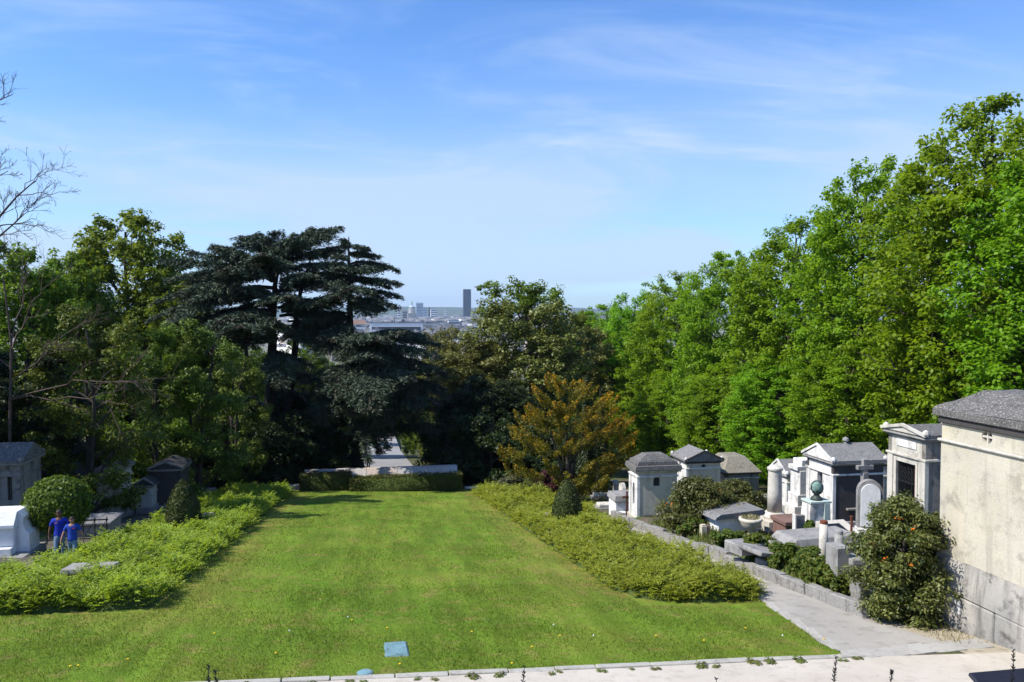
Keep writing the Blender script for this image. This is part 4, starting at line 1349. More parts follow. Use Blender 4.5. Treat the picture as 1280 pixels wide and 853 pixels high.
# plumed evergreens: golden yew and dark cypresses
def plume_tree(name, label, cat, loc, h, rad, n, seed, mats, gold, upright, L, W, prof, trunk_r=0.16, t0=0.0, tips=None, golds=None):
    r = np.random.default_rng(seed)
    wood, fol = Acc(), Acc()
    wood.tube([(0, 0, -0.4), (0.1, 0.05, h * 0.35), (0, 0.1, h * 0.8)], [trunk_r, trunk_r * 0.7, 0.03], 7)
    if tips is not None:
        n = len(tips)
        for f_ in (0.3, -0.25, 0.1):                       # forked stems
            wood.tube([(0.1, 0, 0.4), (f_ * 2, f_, h * 0.35), (f_ * 5, f_ * 2, h * 0.66)], [trunk_r * 0.8, trunk_r * 0.5, 0.03], 6)
    for i in range(n):
        f = (i + r.uniform()) / n
        gk = gold
        if tips is None:
            z1 = h * (t0 + (1 - t0) * f)
            az = i * 2.39996 + r.uniform(-0.3, 0.3)
            rr = rad * prof(f) * r.uniform(0.55, 1.08)
            z0 = max(0.2, z1 - upright * rr * r.uniform(0.7, 1.2) - 0.35)
            s0 = np.array([0.12 * rr * np.cos(az), 0.12 * rr * np.sin(az), z0])
            e0 = np.array([rr * np.cos(az), rr * np.sin(az), z1])
        else:
            e0 = tips[i]
            f, gk = 0.45, gold * golds[i]
            q_ = min(1.0, 2.3 / np.linalg.norm(e0))
            s0 = e0 - r.uniform(1.0, 1.9) * (unit(np.array([e0[0] + 0.5, e0[1], 0.01])) * r.uniform(0.5, 0.95) + np.array([0, r.uniform(-0.3, 0.3), r.uniform(0.2, 0.75)]))
        ln = np.linalg.norm(e0 - s0)
        d = unit(e0 - s0)
        m = max(8, int(ln / 0.10))
        t = np.linspace(0.12, 1, m)
        C = s0 + (e0 - s0) * t[:, None] + np.array([0, 0, -0.12 * ln]) * np.sin(t * PI)[:, None]
        wood.tube(C[[0, m // 2, m - 1]], [0.03, 0.02, 0.006], 4)
        per = 16
        c = np.repeat(C, per, 0)
        w = np.repeat(0.10 + 0.30 * np.sin(np.clip(t * 1.05, 0, 1) * PI) ** 0.7 * min(1.2, ln / 1.6), per)
        dd = r.normal(0, 1, (m * per, 3))
        dd /= np.linalg.norm(dd, axis=1)[:, None]
        c = c + dd * (w * r.uniform(0, 1, m * per) ** 0.5)[:, None]
        a = d * 0.9 + dd * 0.6 + r.normal(0, 0.25, (m * per, 3)) + np.array([0, 0, 0.25])
        nn = np.array([0, 0, 0.7]) + dd * 0.7 + r.normal(0, 0.4, (m * per, 3))
        tt = np.repeat(t, per)
        isg = r.uniform(0, 1, m * per) < (gk * sstep(0.30, 0.85, tt) * (0.55 + 0.8 * f) if gk else 0)
        for mi, mk in ((0, ~isg), (1, isg)):
            fol.leaves(c[mk], nn[mk], a[mk], L * r.uniform(0.6, 1.3, mk.sum()), W * r.uniform(0.7, 1.3, mk.sum()), 0.2, mi)
    root = thing(name, label, cat, loc)
    link('trunk', wood.mesh('plume_trunk', True), root, mats=M['bark'])
    link('crown', fol.mesh('plume_crown'), root, mats=mats)
    return root


Yy = 50.5
yw = at(708, 625, Yy)
yz = g(yw.x, Yy)
yO = np.array([yw.x, Yy, yz])
r_ = np.random.default_rng(310)
y_tips, y_gold = [], []
for px, py, w_ in ((690, 467, .9), (672, 480, .8), (712, 474, .9), (655, 505, .6), (642, 530, .5), (634, 555, .4), (645, 578, .2), (668, 520, .5), (690, 500, .7), (708, 505, .7), (728, 500, .8), (700, 530, .5), (675, 550, .3), (720, 545, .4),
                   (690, 575, .1), (715, 590, .1), (742, 478, .5), (764, 488, 1.0), (752, 505, .9), (776, 508, 1.0), (787, 520, 1.0), (792, 538, 1.0), (770, 530, .8), (745, 535, .6), (785, 556, .6), (765, 562, .5), (742, 572, .3), (755, 590, .2), (730, 520, .6), (775, 578, .3), (660, 540, .3), (735, 598, .1)):
    for k_ in range(6):
        e_ = np.array(P3(px + r_.normal(0, 7), py + abs(r_.normal(0, 8)), Yy + r_.uniform(-2.2, 2.0))) - yO
        y_tips.append(e_)
        y_gold.append(w_)
plume_tree('golden_yew', 'spreading dull golden yew with orange tipped boughs at the end of the right bed', 'tree', (yw.x, Yy, yz), 7.5, 3.4, 0, 301, [M['yew_green'], M['yew_gold']], 0.48, 0.60, 0.14, 0.06, None, 0.2, tips=y_tips, golds=y_gold)
for px, pt, Y, rad_, lab, sd in ((733, 468, 56, 0.75, 'dark narrow cypress rising behind the golden yew', 303), (752, 486, 57.5, 0.6, 'shorter dark cypress just right of the other one', 304)):
    c_ = at(px, pt, Y)
    z0 = g(c_.x, Y)
    plume_tree('cypress_tree', lab, 'tree', (c_.x, Y, z0), c_.z - z0, rad_, 95, sd, [M['cypress_leaf'], M['cypress_leaf']], 0, 2.6, 0.20, 0.07, lambda f: max(0.15, math.sin(min(1, 0.25 + f * 0.9) * PI) ** 0.5 if f > 0.3 else 0.9))


# bare tree at the left edge
def bare_tree(name, label, loc, trunk, mains, seed, levels=4, r0=0.28, thick=0.011):
    r = np.random.default_rng(seed)
    O = np.array(loc)
    wood, bud = Acc(), Acc()
    B = []

    def grow(S, E_, rad_, lv):
        ln = np.linalg.norm(E_ - S)
        m = 6 if lv > 1 else 4
        u = np.linspace(0, 1, m)[:, None]
        Q = S + (E_ - S) * u + r.normal(0, 0.045 * ln, (m, 3)) * np.sin(u * PI) + np.array([0, 0, 0.05 * ln]) * np.sin(u * PI)
        wood.tube(Q, rad_ * (1 - 0.72 * u[:, 0]) + 0.004, 6 if lv > 2 else 3)
        if lv == 0:
            B.append(Q[-1])
            return
        d = unit(E_ - S)
        for k in range(6 if lv > 1 else 5):
            v = r.uniform(0.3, 1.0)
            q = v * (m - 1)
            i0 = min(int(q), m - 2)
            p0 = Q[i0] + (Q[i0 + 1] - Q[i0]) * (q - i0)
            side = unit(np.cross(d, r.normal(0, 1, 3)))
            dn = unit(d * r.uniform(0.4, 0.9) + side * r.uniform(0.35, 0.8) + np.array([0, 0, 0.15]))
            grow(p0, p0 + dn * ln * r.uniform(0.28, 0.46), rad_ * (1 - 0.72 * v) * 0.6 + 0.002, lv - 1)

    T = np.array(trunk, float) - O
    T[0, 2] -= 0.4
    wood.tube(T, np.linspace(r0, r0 * 0.35, len(T)), 9)
    for S, E_, lv in mains:
        grow(np.array(S, float) - O, np.array(E_, float) - O, thick * np.linalg.norm(np.array(E_) - np.array(S)) + thick * 1.8, lv)
    B = np.array(B)
    bud.leaves(B, r.normal(0, 1, B.shape), r.normal(0, 1, B.shape), 0.06, 0.04)
    root = thing(name, label, 'tree', loc)
    link('trunk', wood.mesh('bare_trunk', True), root, mats=M['bare_bark'])
    tag(link('buds', bud.mesh('buds'), root, mats=M['weed_leaf']), kind='stuff')
    return root


YT = 48.0
tb = at(-75, 690, YT)
tz = g(tb.x, YT)
bare_tree('bare_tree', 'leafless tree reaching in from the left edge', (tb.x, YT, tz),
          [P3(-75, 700, YT), P3(-72, 480, YT), P3(-62, 330, YT), P3(-50, 180, YT), P3(-45, 90, YT)],
          [(P3(-64, 340, YT), P3(44, 226, YT - 1), 3), (P3(-66, 372, YT), P3(30, 268, YT + 1), 3), (P3(-55, 250, YT), P3(10, 214, YT + 2), 3), (P3(-50, 180, YT), P3(16, 118, YT), 2), (P3(-48, 150, YT), P3(-20, 60, YT - 2), 2),
           (P3(-68, 420, YT), P3(10, 302, YT + 1), 3), (P3(-60, 300, YT), P3(-120, 180, YT + 2), 3), (P3(-70, 460, YT), P3(-140, 330, YT - 2), 3), (P3(-60, 300, YT), P3(-50, 160, YT + 5), 3), (P3(-66, 360, YT), P3(-60, 250, YT - 5), 3)], 401)
YT2 = 40.0
tb2 = at(14, 600, YT2)
bare_tree('bare_tree', 'thin half bare tree with pale crooked boughs over the left tombs', (tb2.x, YT2, g(tb2.x, YT2)),
          [P3(14, 640, YT2), P3(12, 540, YT2), P3(14, 430, YT2), P3(4, 345, YT2)],
          [(P3(12, 500, YT2), P3(150, 505, YT2 - 2), 2), (P3(12, 480, YT2), P3(100, 408, YT2), 3), (P3(14, 440, YT2), P3(52, 350, YT2 - 1), 2), (P3(13, 460, YT2), P3(-60, 380, YT2), 2), (P3(12, 500, YT2), P3(160, 478, YT2 - 2.5), 2), (P3(14, 430, YT2), P3(30, 320, YT2 + 1), 2)], 402, r0=0.09, thick=0.0065)

# ------------------------------------------------------------------ tombs
def arch(cx, z0, w, h, n=8):
    """outline of a round headed opening"""
    r_ = w / 2
    return [(cx - r_, z0), (cx + r_, z0)] + [(cx + r_ * math.cos(a), z0 + h - r_ + r_ * math.sin(a)) for a in np.linspace(0, PI, n)]


def rect(a, b, c, d):
    return [(a, c), (b, c), (b, d), (a, d)]


def chapel(label, loc, w, d, hw, roof, rh, mw_, mf, mr, mb, holes_x=(), holes_y=(), plinth=0.35, over=0.16, corn=0.14, frieze=0.35, name='tomb_chapel', group=None, blocks=True, acro=True):
    """small burial chapel; its front faces -X (the path), its long side -Y (the viewer)"""
    t = 0.18
    root = thing(name, label, 'tomb', loc, 0, group)
    MB().box(-0.10, w + 0.10, -0.10, d + 0.10, -0.8, plinth, 0.03).build('plinth', mb, root)
    MB().panel(rect(0, w, plinth, hw), list(holes_y), 'y', 0, t).build('wall', mw_, root)
    MB().panel(rect(0, w, plinth, hw), [], 'y', d - t, d).build('wall', mw_, root)
    MB().panel(rect(t, d - t, plinth, hw), list(holes_x), 'x', 0.003, t).build('wall', mf, root)
    MB().panel(rect(t, d - t, plinth, hw), [], 'x', w - t, w - 0.003).build('wall', mw_, root)
    for ys in (0.0, d - 0.26):                           # corner pilasters on the front
        MB().box(-0.045, 0.12, ys - 0.02, ys + 0.26, plinth + 0.003, hw - frieze - 0.003, 0.012).build('pilaster', mf, root)
    MB().box(-0.07, w + 0.05, -0.07, d + 0.07, hw - frieze - 0.05, hw - frieze + 0.03, 0.012).build('string_course', mf, root)
    MB().box(-0.06, w + 0.06, -0.06, d + 0.06, hw + 0.002, hw + corn * 0.5, 0.015).build('cornice', mb, root)
    MB().box(-over, w + over, -over, d + over, hw + corn * 0.5 + 0.002, hw + corn, 0.02).build('cornice', mb, root)
    z = hw + corn + 0.002
    o = over
    if roof == 'gable_x':
        MB().prism([(-o, z), (-o, z + 0.10), (d / 2, z + rh), (d + o, z + 0.10), (d + o, z)], 'x', -o + 0.03, w + o).build('roof', mr, root)
        MB().prism([(0.02, z + 0.06), (d / 2, z + rh - 0.07), (d - 0.02, z + 0.06)], 'x', -o + 0.004, -o + 0.06).build('pediment', mf, root)
        s_ = math.atan2(rh - 0.10, d / 2 + o)
        MB().prism([(-o - 0.03, z + 0.04), (-o - 0.03, z + 0.14), (d / 2, z + rh + 0.05), (d + o + 0.03, z + 0.14), (d + o + 0.03, z + 0.04), (d / 2, z + rh - 0.06)], 'x', -o - 0.05, -o + 0.025).build('pediment_moulding', mf, root)
    elif roof == 'gable_y':
        MB().prism([(-o, z), (-o, z + 0.08), (w / 2, z + rh), (w + o, z + 0.08), (w + o, z)], 'y', -o + 0.03, d + o).build('roof', mr, root)
        MB().prism([(-o - 0.03, z + 0.02), (-o - 0.03, z + 0.11), (w / 2, z + rh + 0.04), (w + o + 0.03, z + 0.11), (w + o + 0.03, z + 0.02), (w / 2, z + rh - 0.07)], 'y', -o - 0.05, -o + 0.025).build('pediment_moulding', mb, root)
    elif roof == 'hip':
        MB().box(-o + 0.01, w + o - 0.01, -o + 0.01, d + o - 0.01, z, z + rh, 0.01, taper=0.45).build('roof', mr, root)
    elif roof == 'hip_step':
        MB().box(-o - 0.05, w + o + 0.05, -o - 0.05, d + o + 0.05, z, z + rh * 0.32, 0.02, taper=0.97).build('roof', mr, root)
        MB().box(-o + 0.12, w + o - 0.12, -o + 0.12, d + o - 0.12, z + rh * 0.32 + 0.002, z + rh * 0.58, 0.02, taper=0.96).build('roof', mr, root)
        MB().box(-o + 0.22, w + o - 0.22, -o + 0.22, d + o - 0.22, z + rh * 0.58 + 0.002, z + rh, 0.02, taper=0.5).build('roof', mr, root)
    if acro:
        for x_ in (-o + 0.1, w + o - 0.1):
            for y_ in (-o + 0.1, d + o - 0.1):
                MB().lathe([(0.10, z + 0.02), (0.115, z + 0.14), (0.09, z + 0.22), (0.02, z + 0.27)], 8, (x_, y_)).build('corner_ornament', mf, root)
    return root


def corner(xl, xc, xr, yb, off=0.0):
    """size of a building from its visible corner and where it stands"""
    c = ground(xc, yb, off)
    return c, at(xr, yb, c.y).x - c.x, y_of(xl, c.x) - c.y, lambda py: at(xc, py, c.y).z - c.z


# the big mausoleum at the right edge
BX, BY1, BY0 = 14.4, 17.9, 12.8
zb = lambda py: at(1180, py, BY1).z
bz = -SLOPE * BY1 - TILT * BX
bm_t = thing('mausoleum', 'big cream stone mausoleum with speckled slab roof at the right edge', 'tomb', (BX, BY0, bz))
D = BY1 - BY0
Hf = lambda py: zb(py) - bz
h_pl, h_b, h_c, h_f, h_e, h_r = Hf(729), Hf(690), Hf(551), Hf(531), Hf(510), Hf(487)
Wd = 3.2
for i, (a, b) in enumerate(((-0.1, 1.55), (1.57, 3.1), (3.12, D + 0.05))):      # plinth of large blocks
    MB().box(-0.13, Wd, a, b, -0.9, h_pl - 0.02 * i, 0.03).jitter(0.006, i).build('plinth_block', M['weathered_base'], bm_t)
MB().prism([(-0.12, h_pl + 0.004), (-0.11, h_pl + 0.14), (-0.03, h_b), (Wd, h_b), (Wd, h_pl + 0.004)], 'y', 0.0, D + 0.04).build('base', M['weathered_base'], bm_t)
MB().box(0.05, Wd - 0.1, 0.05, D - 0.05, h_b + 0.002, h_c - 0.02).build('core', M['cream_stone'], bm_t)
nr = 4
hh_ = (h_c - h_b) / nr
rb = random.Random(9)
for k in range(nr):                                                        # ashlar courses
    cuts = [0.0, 1.7, 3.35, D] if k % 2 else [0.0, 0.9, 2.5, 4.15, D]
    for a, b in zip(cuts, cuts[1:]):
        MB().box(0.0 + rb.uniform(0, 0.004), 0.2, a + 0.0008, b - 0.0008, h_b + k * hh_ + 0.003, h_b + (k + 1) * hh_ + 0.001, 0.002).build('stone_block', M['cream_stone'], bm_t)
    MB().box(0.203, Wd - 0.1, D - 0.2, D - 0.004, h_b + k * hh_ + 0.004, h_b + (k + 1) * hh_ - 0.001, 0.004).build('stone_block', M['cream_stone'], bm_t)
MB().box(-0.07, Wd, -0.05, D + 0.07, h_c, h_c + 0.07, 0.02).build('cornice', M['pale_stone'], bm_t)
vy, vz = y_of(1235.5, BX), 0
vz = at(1235.5, 546.5, vy).z - bz
vy -= BY0
rv = 0.165


circ = [(vy + rv * math.cos(a), vz + rv * math.sin(a)) for a in np.linspace(0, 2 * PI, 25)[:-1]]
zt_, zu_ = h_c + 0.072, h_f + 0.06
MB().box(0.02, 0.16, 0.0, vy - 0.301, zt_, zu_, 0.003).build('frieze', M['cream_stone'], bm_t)
MB().box(0.02, 0.16, vy + 0.301, D, zt_, zu_, 0.003).build('frieze', M['cream_stone'], bm_t)
MB().panel(rect(vy - 0.299, vy + 0.299, zt_, zu_), [circ], 'x', 0.02, 0.16).build('frieze', M['cream_stone'], bm_t)
vc = MB()
vc.prism([(vy - 0.03, vz + rv), (vy + 0.03, vz + rv), (vy + 0.016, vz), (vy + 0.03, vz - rv), (vy - 0.03, vz - rv), (vy - 0.016, vz)], 'x', 0.035, 0.10)
vc.build('vent_cross', M['pale_stone'], bm_t)
MB().box(0.04, 0.095, vy - rv, vy + rv, vz - 0.024, vz + 0.024).build('vent_cross', M['pale_stone'], bm_t)
MB().box(0.165, Wd - 0.1, D - 0.15, D - 0.005, h_c + 0.072, h_f + 0.06).build('frieze', M['cream_stone'], bm_t)
MB().box(0.5, Wd - 0.2, 0.1, D - 0.2, h_c + 0.072, h_f).build('core', M['dark_stone'], bm_t)
MB().box(-0.06, Wd, -0.02, D + 0.06, h_f + 0.062, h_e - 0.21, 0.02).build('cornice', M['dark_stone'], bm_t)  # sooty stone kept near black: the eave's deep shadow put into its colour
MB().box(-0.13, Wd + 0.2, -0.1, D + 0.20, h_e - 0.208, h_e, 0.025).jitter(0.006, 3).build('roof_edge', M['roof_stone'], bm_t)
bmr = MB().box(-0.11, Wd + 0.18, -0.08, D + 0.18, h_e + 0.002, h_r + 0.05, 0.0, taper=0.62)
bmesh.ops.subdivide_edges(bmr.bm, edges=bmr.bm.edges, cuts=9, use_grid_fill=True)
for v_ in bmr.bm.verts:
    v_.co.z += rb.uniform(-0.012, 0.02)
bmr.build('roof', M['roof_stone'], bm_t)
py_ = y_of(1200, BX - 0.13) - BY0                      # small framed opening in the plinth
pz_ = at(1200, 757, py_ + BY0).z - bz
MB().panel(rect(py_ - 0.19, py_ + 0.19, pz_ - 0.17, pz_ + 0.17), [rect(py_ - 0.11, py_ + 0.11, pz_ - 0.09, pz_ + 0.09)], 'x', -0.155, -0.125).jitter(0.012, 5).build('vent_frame', M['bright_stone'], bm_t)
MB().box(-0.140, -0.126, py_ - 0.12, py_ + 0.12, pz_ - 0.10, pz_ + 0.10).build('vent', M['grey_stone'], bm_t)

# chapel with iron gate, beside the big mausoleum
GXc = 18.0
gy0, gy1 = y_of(1160, GXc), y_of(1113, GXc)
gz0 = g(GXc, gy0)
zg = lambda py: at(1160, py, gy0).z - gz0
gd = gy1 - gy0
gw = 2.2
hwall = zg(553)
gate_hole = rect(0.42, gd - 0.42, 0.42, zg(584))
c2 = chapel('gated chapel tomb with triangular pediment between the big mausoleum and the dark walled chapel', (GXc, gy0, gz0), gw, gd, hwall, 'gable_x', at(1137, 530, (gy0 + gy1) / 2).z - gz0 - hwall - 0.16,
            M['soot_stone'], M['pale_stone'], M['roof_stone'], M['grey_stone'], [gate_hole], [], frieze=zg(553) - zg(576))
MB().panel(rect(0.36, gd - 0.36, 0.40, zg(584) + 0.08), [rect(0.46, gd - 0.46, 0.44, zg(584) - 0.03)], 'x', -0.03, 0.06).build('door_frame', M['pale_stone'], c2)
MB().panel(rect(0.45, gd - 0.45, hwall - 0.33, hwall - 0.08), [], 'x', -0.025, 0.06).build('name_panel', M['bright_stone'], c2)
gt = MB()
for i in range(7):
    yy_ = 0.47 + i * (gd - 0.94) / 6
    gt.tube([(0.10, yy_, 0.43), (0.10, yy_, zg(584) - 0.02)], 0.013, 6)
for zz_ in (0.5, 1.2, zg(584) - 0.75, zg(584) - 0.12):
    gt.tube([(0.102, 0.45, zz_), (0.102, gd - 0.45, zz_)], 0.016, 6)
gate = gt.build('gate', M['iron'], c2)
sc_ = MB()
for i in range(6):
    yc = 0.47 + (i + 0.5) * (gd - 0.94) / 6
    for z_ in np.arange(zg(584) - 0.65, zg(584) - 0.15, 0.17):
        sc_.tube([(0.097, yc + 0.06 * math.cos(a), z_ + 0.075 * math.sin(a)) for a in np.linspace(0, 2 * PI, 9)], 0.008, 4)
sc_.build('scrollwork', M['iron'], gate)
MB().box(0.04, 0.09, 0.47, 0.58, 0.44, zg(584) - 0.04, 0.006).build('door_edge', M['rust'], c2)

# chapel with the dark side wall
c, w, d, zf = corner(1011, 1041, 1103, 664, 0.5)
hw = zf(583)
c3 = chapel('chapel with bright gable front and dark soot covered side wall', tuple(c), w, d, hw, 'gable_x', zf(561) - hw - 0.10, M['dark_stone'], M['bright_stone'], M['slate_roof'], M['grey_stone'],
            [arch(d * 0.5, zf(611), 0.42, zf(594) - zf(611))], [], frieze=hw - zf(594), plinth=0.4)
MB().lathe([(0.10, zf(561)), (0.07, zf(559)), (0.15, zf(556.5)), (0.13, zf(554)), (0.02, zf(552))], 10, (w * 0.52, d / 2)).build('finial', M['grey_stone'], c3)
MB().box(0.16, 0.19, d * 0.5 - 0.3, d * 0.5 + 0.3, zf(613), zf(592)).build('window', M['glass_dark'], c3)
MB().box(w * 0.25, w * 0.97, -0.16, -0.005, 0.9, 1.0, 0.02).build('ledge', M['soot_stone'], c3)
cc = thing('small_cross', 'small grey stone cross on top of the white oval stele', 'cross', (0, 0, 0))

# small white chapel left of it
c, w, d, zf = corner(968, 984, 1001, 640, 0.4)
c4_ = chapel('small white chapel with dark roof just behind the column', tuple(c), max(w, 1.2), d, zf(598), 'gable_x', zf(578) - zf(598) - 0.12, M['cream_stone'], M['bright_stone'], M['slate_roof'], M['grey_stone'], [], [], frieze=0.25, plinth=0.3)
MB().box(0.12, max(w, 1.2) - 0.12, -0.012, 0.02, zf(617), zf(614), 0.004).build('string_course', M['soot_stone'], c4_)

# stepped white monument between the small chapel and the gable
c = ground(1002, 652, 0.45)
sm = thing('stepped_monument', 'bright white stepped stone monument between column and gable chapel', 'tomb', tuple(c))
k = (Vector(c) - Vector((0, 0, 5))).length / F_PX
for i, (hw_, z0, z1, dx) in enumerate(((15, 0, 20, 0), (12, 20, 33, 1), (10, 33, 60, 2), (13, 60, 65, 2), (9, 65, 72, 4))):
    MB().box((-hw_ + dx) * k, (hw_ + dx) * k, -0.45 + 0.03 * i, 0.5, z0 * k - (0.5 if i == 0 else 0) + 0.001, z1 * k, 0.02).build(('base', 'step', 'block', 'cornice', 'cap')[i], M['bright_stone'], sm)

# hipped roof chapel and its neighbours farther down the path
c, w, d, zf = corner(788, 797, 846, 656, 0.0)
hw = zf(592)
c5 = chapel('pale chapel with dark stepped hip roof at the far end of the path', tuple(c), w, d, hw, 'hip_step', zf(570) - hw - 0.14, M['cream_stone'], M['bright_stone'], M['roof_stone'], M['cream_stone'],
            [arch(d * 0.5, 0.9, d * 0.22, hw - 1.5)], [arch(w * 0.48, zf(609), 0.36, zf(597) - zf(609))], frieze=0.18, acro=False)
MB().box(w * 0.48 - 0.28, w * 0.48 + 0.28, 0.12, 0.15, zf(611), zf(595)).build('window', M['glass_dark'], c5)
MB().box(0.13, 0.15, d * 0.3, d * 0.7, 0.8, hw - 0.5).build('window', M['glass_dark'], c5)
c, w, d, zf = corner(843, 858, 900, 640, 0.0)
hw = zf(580)
c6 = chapel('chapel with low grey gable roof behind the flowering quince bush', tuple(c), w, d, hw, 'gable_y', zf(564) - hw - 0.14, M['cream_stone'], M['bright_stone'], M['slate_roof'], M['dark_stone'],
            [arch(d * 0.5, zf(587) - 0.4, 0.35, 0.8)], [[(w * 0.5 + 0.16 * math.cos(a), zf(583.5) + 0.1 * math.sin(a)) for a in np.linspace(0, 2 * PI, 9)[:-1]]], frieze=hw - zf(586))
c, w, d, zf = corner(903, 906, 948, 636, 0.0)
c7 = chapel('low tomb house with rough mossy flat roof behind the bushes', tuple(c), w, 3.0, zf(594), 'hip', zf(577) - zf(594), M['soot_stone'], M['pale_stone'], M['moss_roof'], M['dark_stone'], [], [], frieze=0.2, acro=False)
c, w, d, zf = corner(1096, 1102, 1118, 650, 0.5)
chapel('narrow pale tomb house squeezed between the gated chapel and the dark walled chapel', tuple(c), w, 1.6, zf(583), 'hip', 0.35, M['pale_stone'], M['pale_stone'], M['moss_roof'], M['dark_stone'], [], [], frieze=0.5, acro=False)

# column on its pedestal
c = ground(968, 663, 0.45)
k = (Vector(c) - Vector((0, 0, 5))).length / F_PX
col_t = thing('stone_column', 'white round stone column on a square pedestal', 'column', tuple(c))
MB().box(-15 * k, 15 * k, -15 * k, 15 * k, -0.5, 14 * k, 0.02).build('pedestal', M['pale_stone'], col_t)
MB().lathe([(13 * k, 14.05 * k), (13.5 * k, 17 * k), (12 * k, 20 * k), (10 * k, 22 * k)], 24).build('base', M['pale_stone'], col_t, smooth=False)
MB().lathe([(8.2 * k, 21.9 * k), (8.0 * k, 45 * k), (7.5 * k, 68 * k), (7.4 * k, 70 * k)], 24).build('shaft', M['pale_stone'], col_t, smooth=True)
MB().lathe([(8.6 * k, 70.02 * k), (9.0 * k, 71.5 * k), (8.8 * k, 73 * k), (6 * k, 74.5 * k), (3 * k, 76 * k)], 20).build('cap', M['pale_stone'], col_t)

# rough white stele with the green bronze sphere
c = ground(1020, 669, 0.5)
k = (Vector(c) - Vector((0, 0, 5))).length / F_PX
st_t = thing('bronze_stele', 'rough white stele streaked with green copper stain under a bronze sphere', 'tomb', tuple(c))
b_ = MB().box(-14 * k, 14 * k, -10 * k, 12 * k, -0.5, 38 * k, 0.02, taper=0.83)
bmesh.ops.subdivide_edges(b_.bm, edges=b_.bm.edges, cuts=4, use_grid_fill=True)
b_.jitter(0.018, 4).build('stele', M['bright_stone'], st_t)
MB().box(-13 * k, 13 * k, -10 * k, 11 * k, 38.1 * k, 40.5 * k, 0.012).build('cap', M['green_stain'], st_t)
MB().box(4 * k, 11 * k, -10.2 * k, -8 * k, 12 * k, 37.9 * k, 0.01).build('stain_panel', M['green_stain'], st_t)
MB().lathe([(7 * k, 40.6 * k), (6 * k, 43 * k), (3.5 * k, 45 * k), (3 * k, 47 * k), (5 * k, 48.5 * k)], 16).build('foot', M['bronze_dark'], st_t, smooth=True)
sp = MB()
bmesh.ops.create_icosphere(sp.bm, subdivisions=3, radius=6.9 * k)
for v_ in sp.bm.verts:
    f_ = 1 + 0.10 * math.sin(v_.co.x * 38) * math.sin(v_.co.z * 34 + 1) + 0.05 * math.sin(v_.co.y * 50 + v_.co.x * 22)
    v_.co = Vector((v_.co.x * f_, v_.co.y * f_ * 0.8, v_.co.z * f_ + 54.5 * k))
sp.build('sphere', M['bronze_head'], st_t, smooth=True)
MB().tube([(7.2 * k * math.cos(a), -1 * k + 1.5 * k * math.sin(a), 54.5 * k + 7.2 * k * math.sin(a)) for a in np.linspace(0, 2 * PI, 25)], 0.03, 6).build('ring', M['bronze_dark'], st_t)

# white oval stele and its cross
c = ground(1086, 684, 0.5)
k = (Vector(c) - Vector((0, 0, 5))).length / F_PX
ov = thing('oval_stele', 'white round topped stele with a grey arched frame beside the flowering bush', 'gravestone', tuple(c), -0.35)
MB().box(-17 * k, 17 * k, -0.38, 0.30, -0.5, 14 * k, 0.03).build('base', M['bright_stone'], ov)
MB().box(-14 * k, 14 * k, -0.28, 0.24, 14.05 * k, 22 * k, 0.03).build('step', M['bright_stone'], ov)
MB().prism(arch(0, 22.05 * k, 26 * k, 53 * k, 14), 'y', -0.12, 0.16).build('stele', M['grey_stone'], ov)
MB().prism(arch(0, 24 * k, 20 * k, 47 * k, 14), 'y', -0.17, -0.115).build('face', M['marble'], ov)
cc.location = (c.x + 0.15, c.y + 0.55, c.z)
MB().box(-0.12, 0.12, -0.1, 0.1, -0.3, 80 * k, 0.02).build('post', M['grey_stone'], cc)
MB().box(-0.34, 0.34, -0.085, 0.085, 83 * k, 88 * k, 0.015).build('arm', M['grey_stone'], cc)
MB().box(-0.10, 0.10, -0.08, 0.08, 80.1 * k, 95 * k, 0.015).build('shaft', M['grey_stone'], cc)
cc['label'] = 'grey stone cross standing behind the white round topped stele'

# sarcophagus with slab lid
c = ground(918, 670, 0.4)
k = (Vector(c) - Vector((0, 0, 5))).length / F_PX
sa = thing('sarcophagus', 'white sarcophagus with a wide dark grey slab lid beside the urn', 'tomb', tuple(c), 0.12)
MB().box(-31 * k, 28 * k, -0.5, 0.75, -0.4, 3 * k, 0.02).build('base', M['grey_stone'], sa)
for x_ in (-24, 22):
    MB().box((x_ - 3) * k, (x_ + 3) * k, -0.42, 0.6, 3.05 * k, 8 * k, 0.02).build('foot', M['pale_stone'], sa)
MB().box(-28 * k, 26 * k, -0.42, 0.65, 8.05 * k, 25 * k, 0.02, taper=1.03).build('chest', M['marble'], sa)
MB().prism([(-36 * k, 25.1 * k), (-34 * k, 28 * k), (-28 * k, 31 * k), (28 * k, 33 * k), (30 * k, 29 * k), (28 * k, 26.5 * k)], 'y', -0.62, 0.8).build('lid', M['slate_roof'], sa)

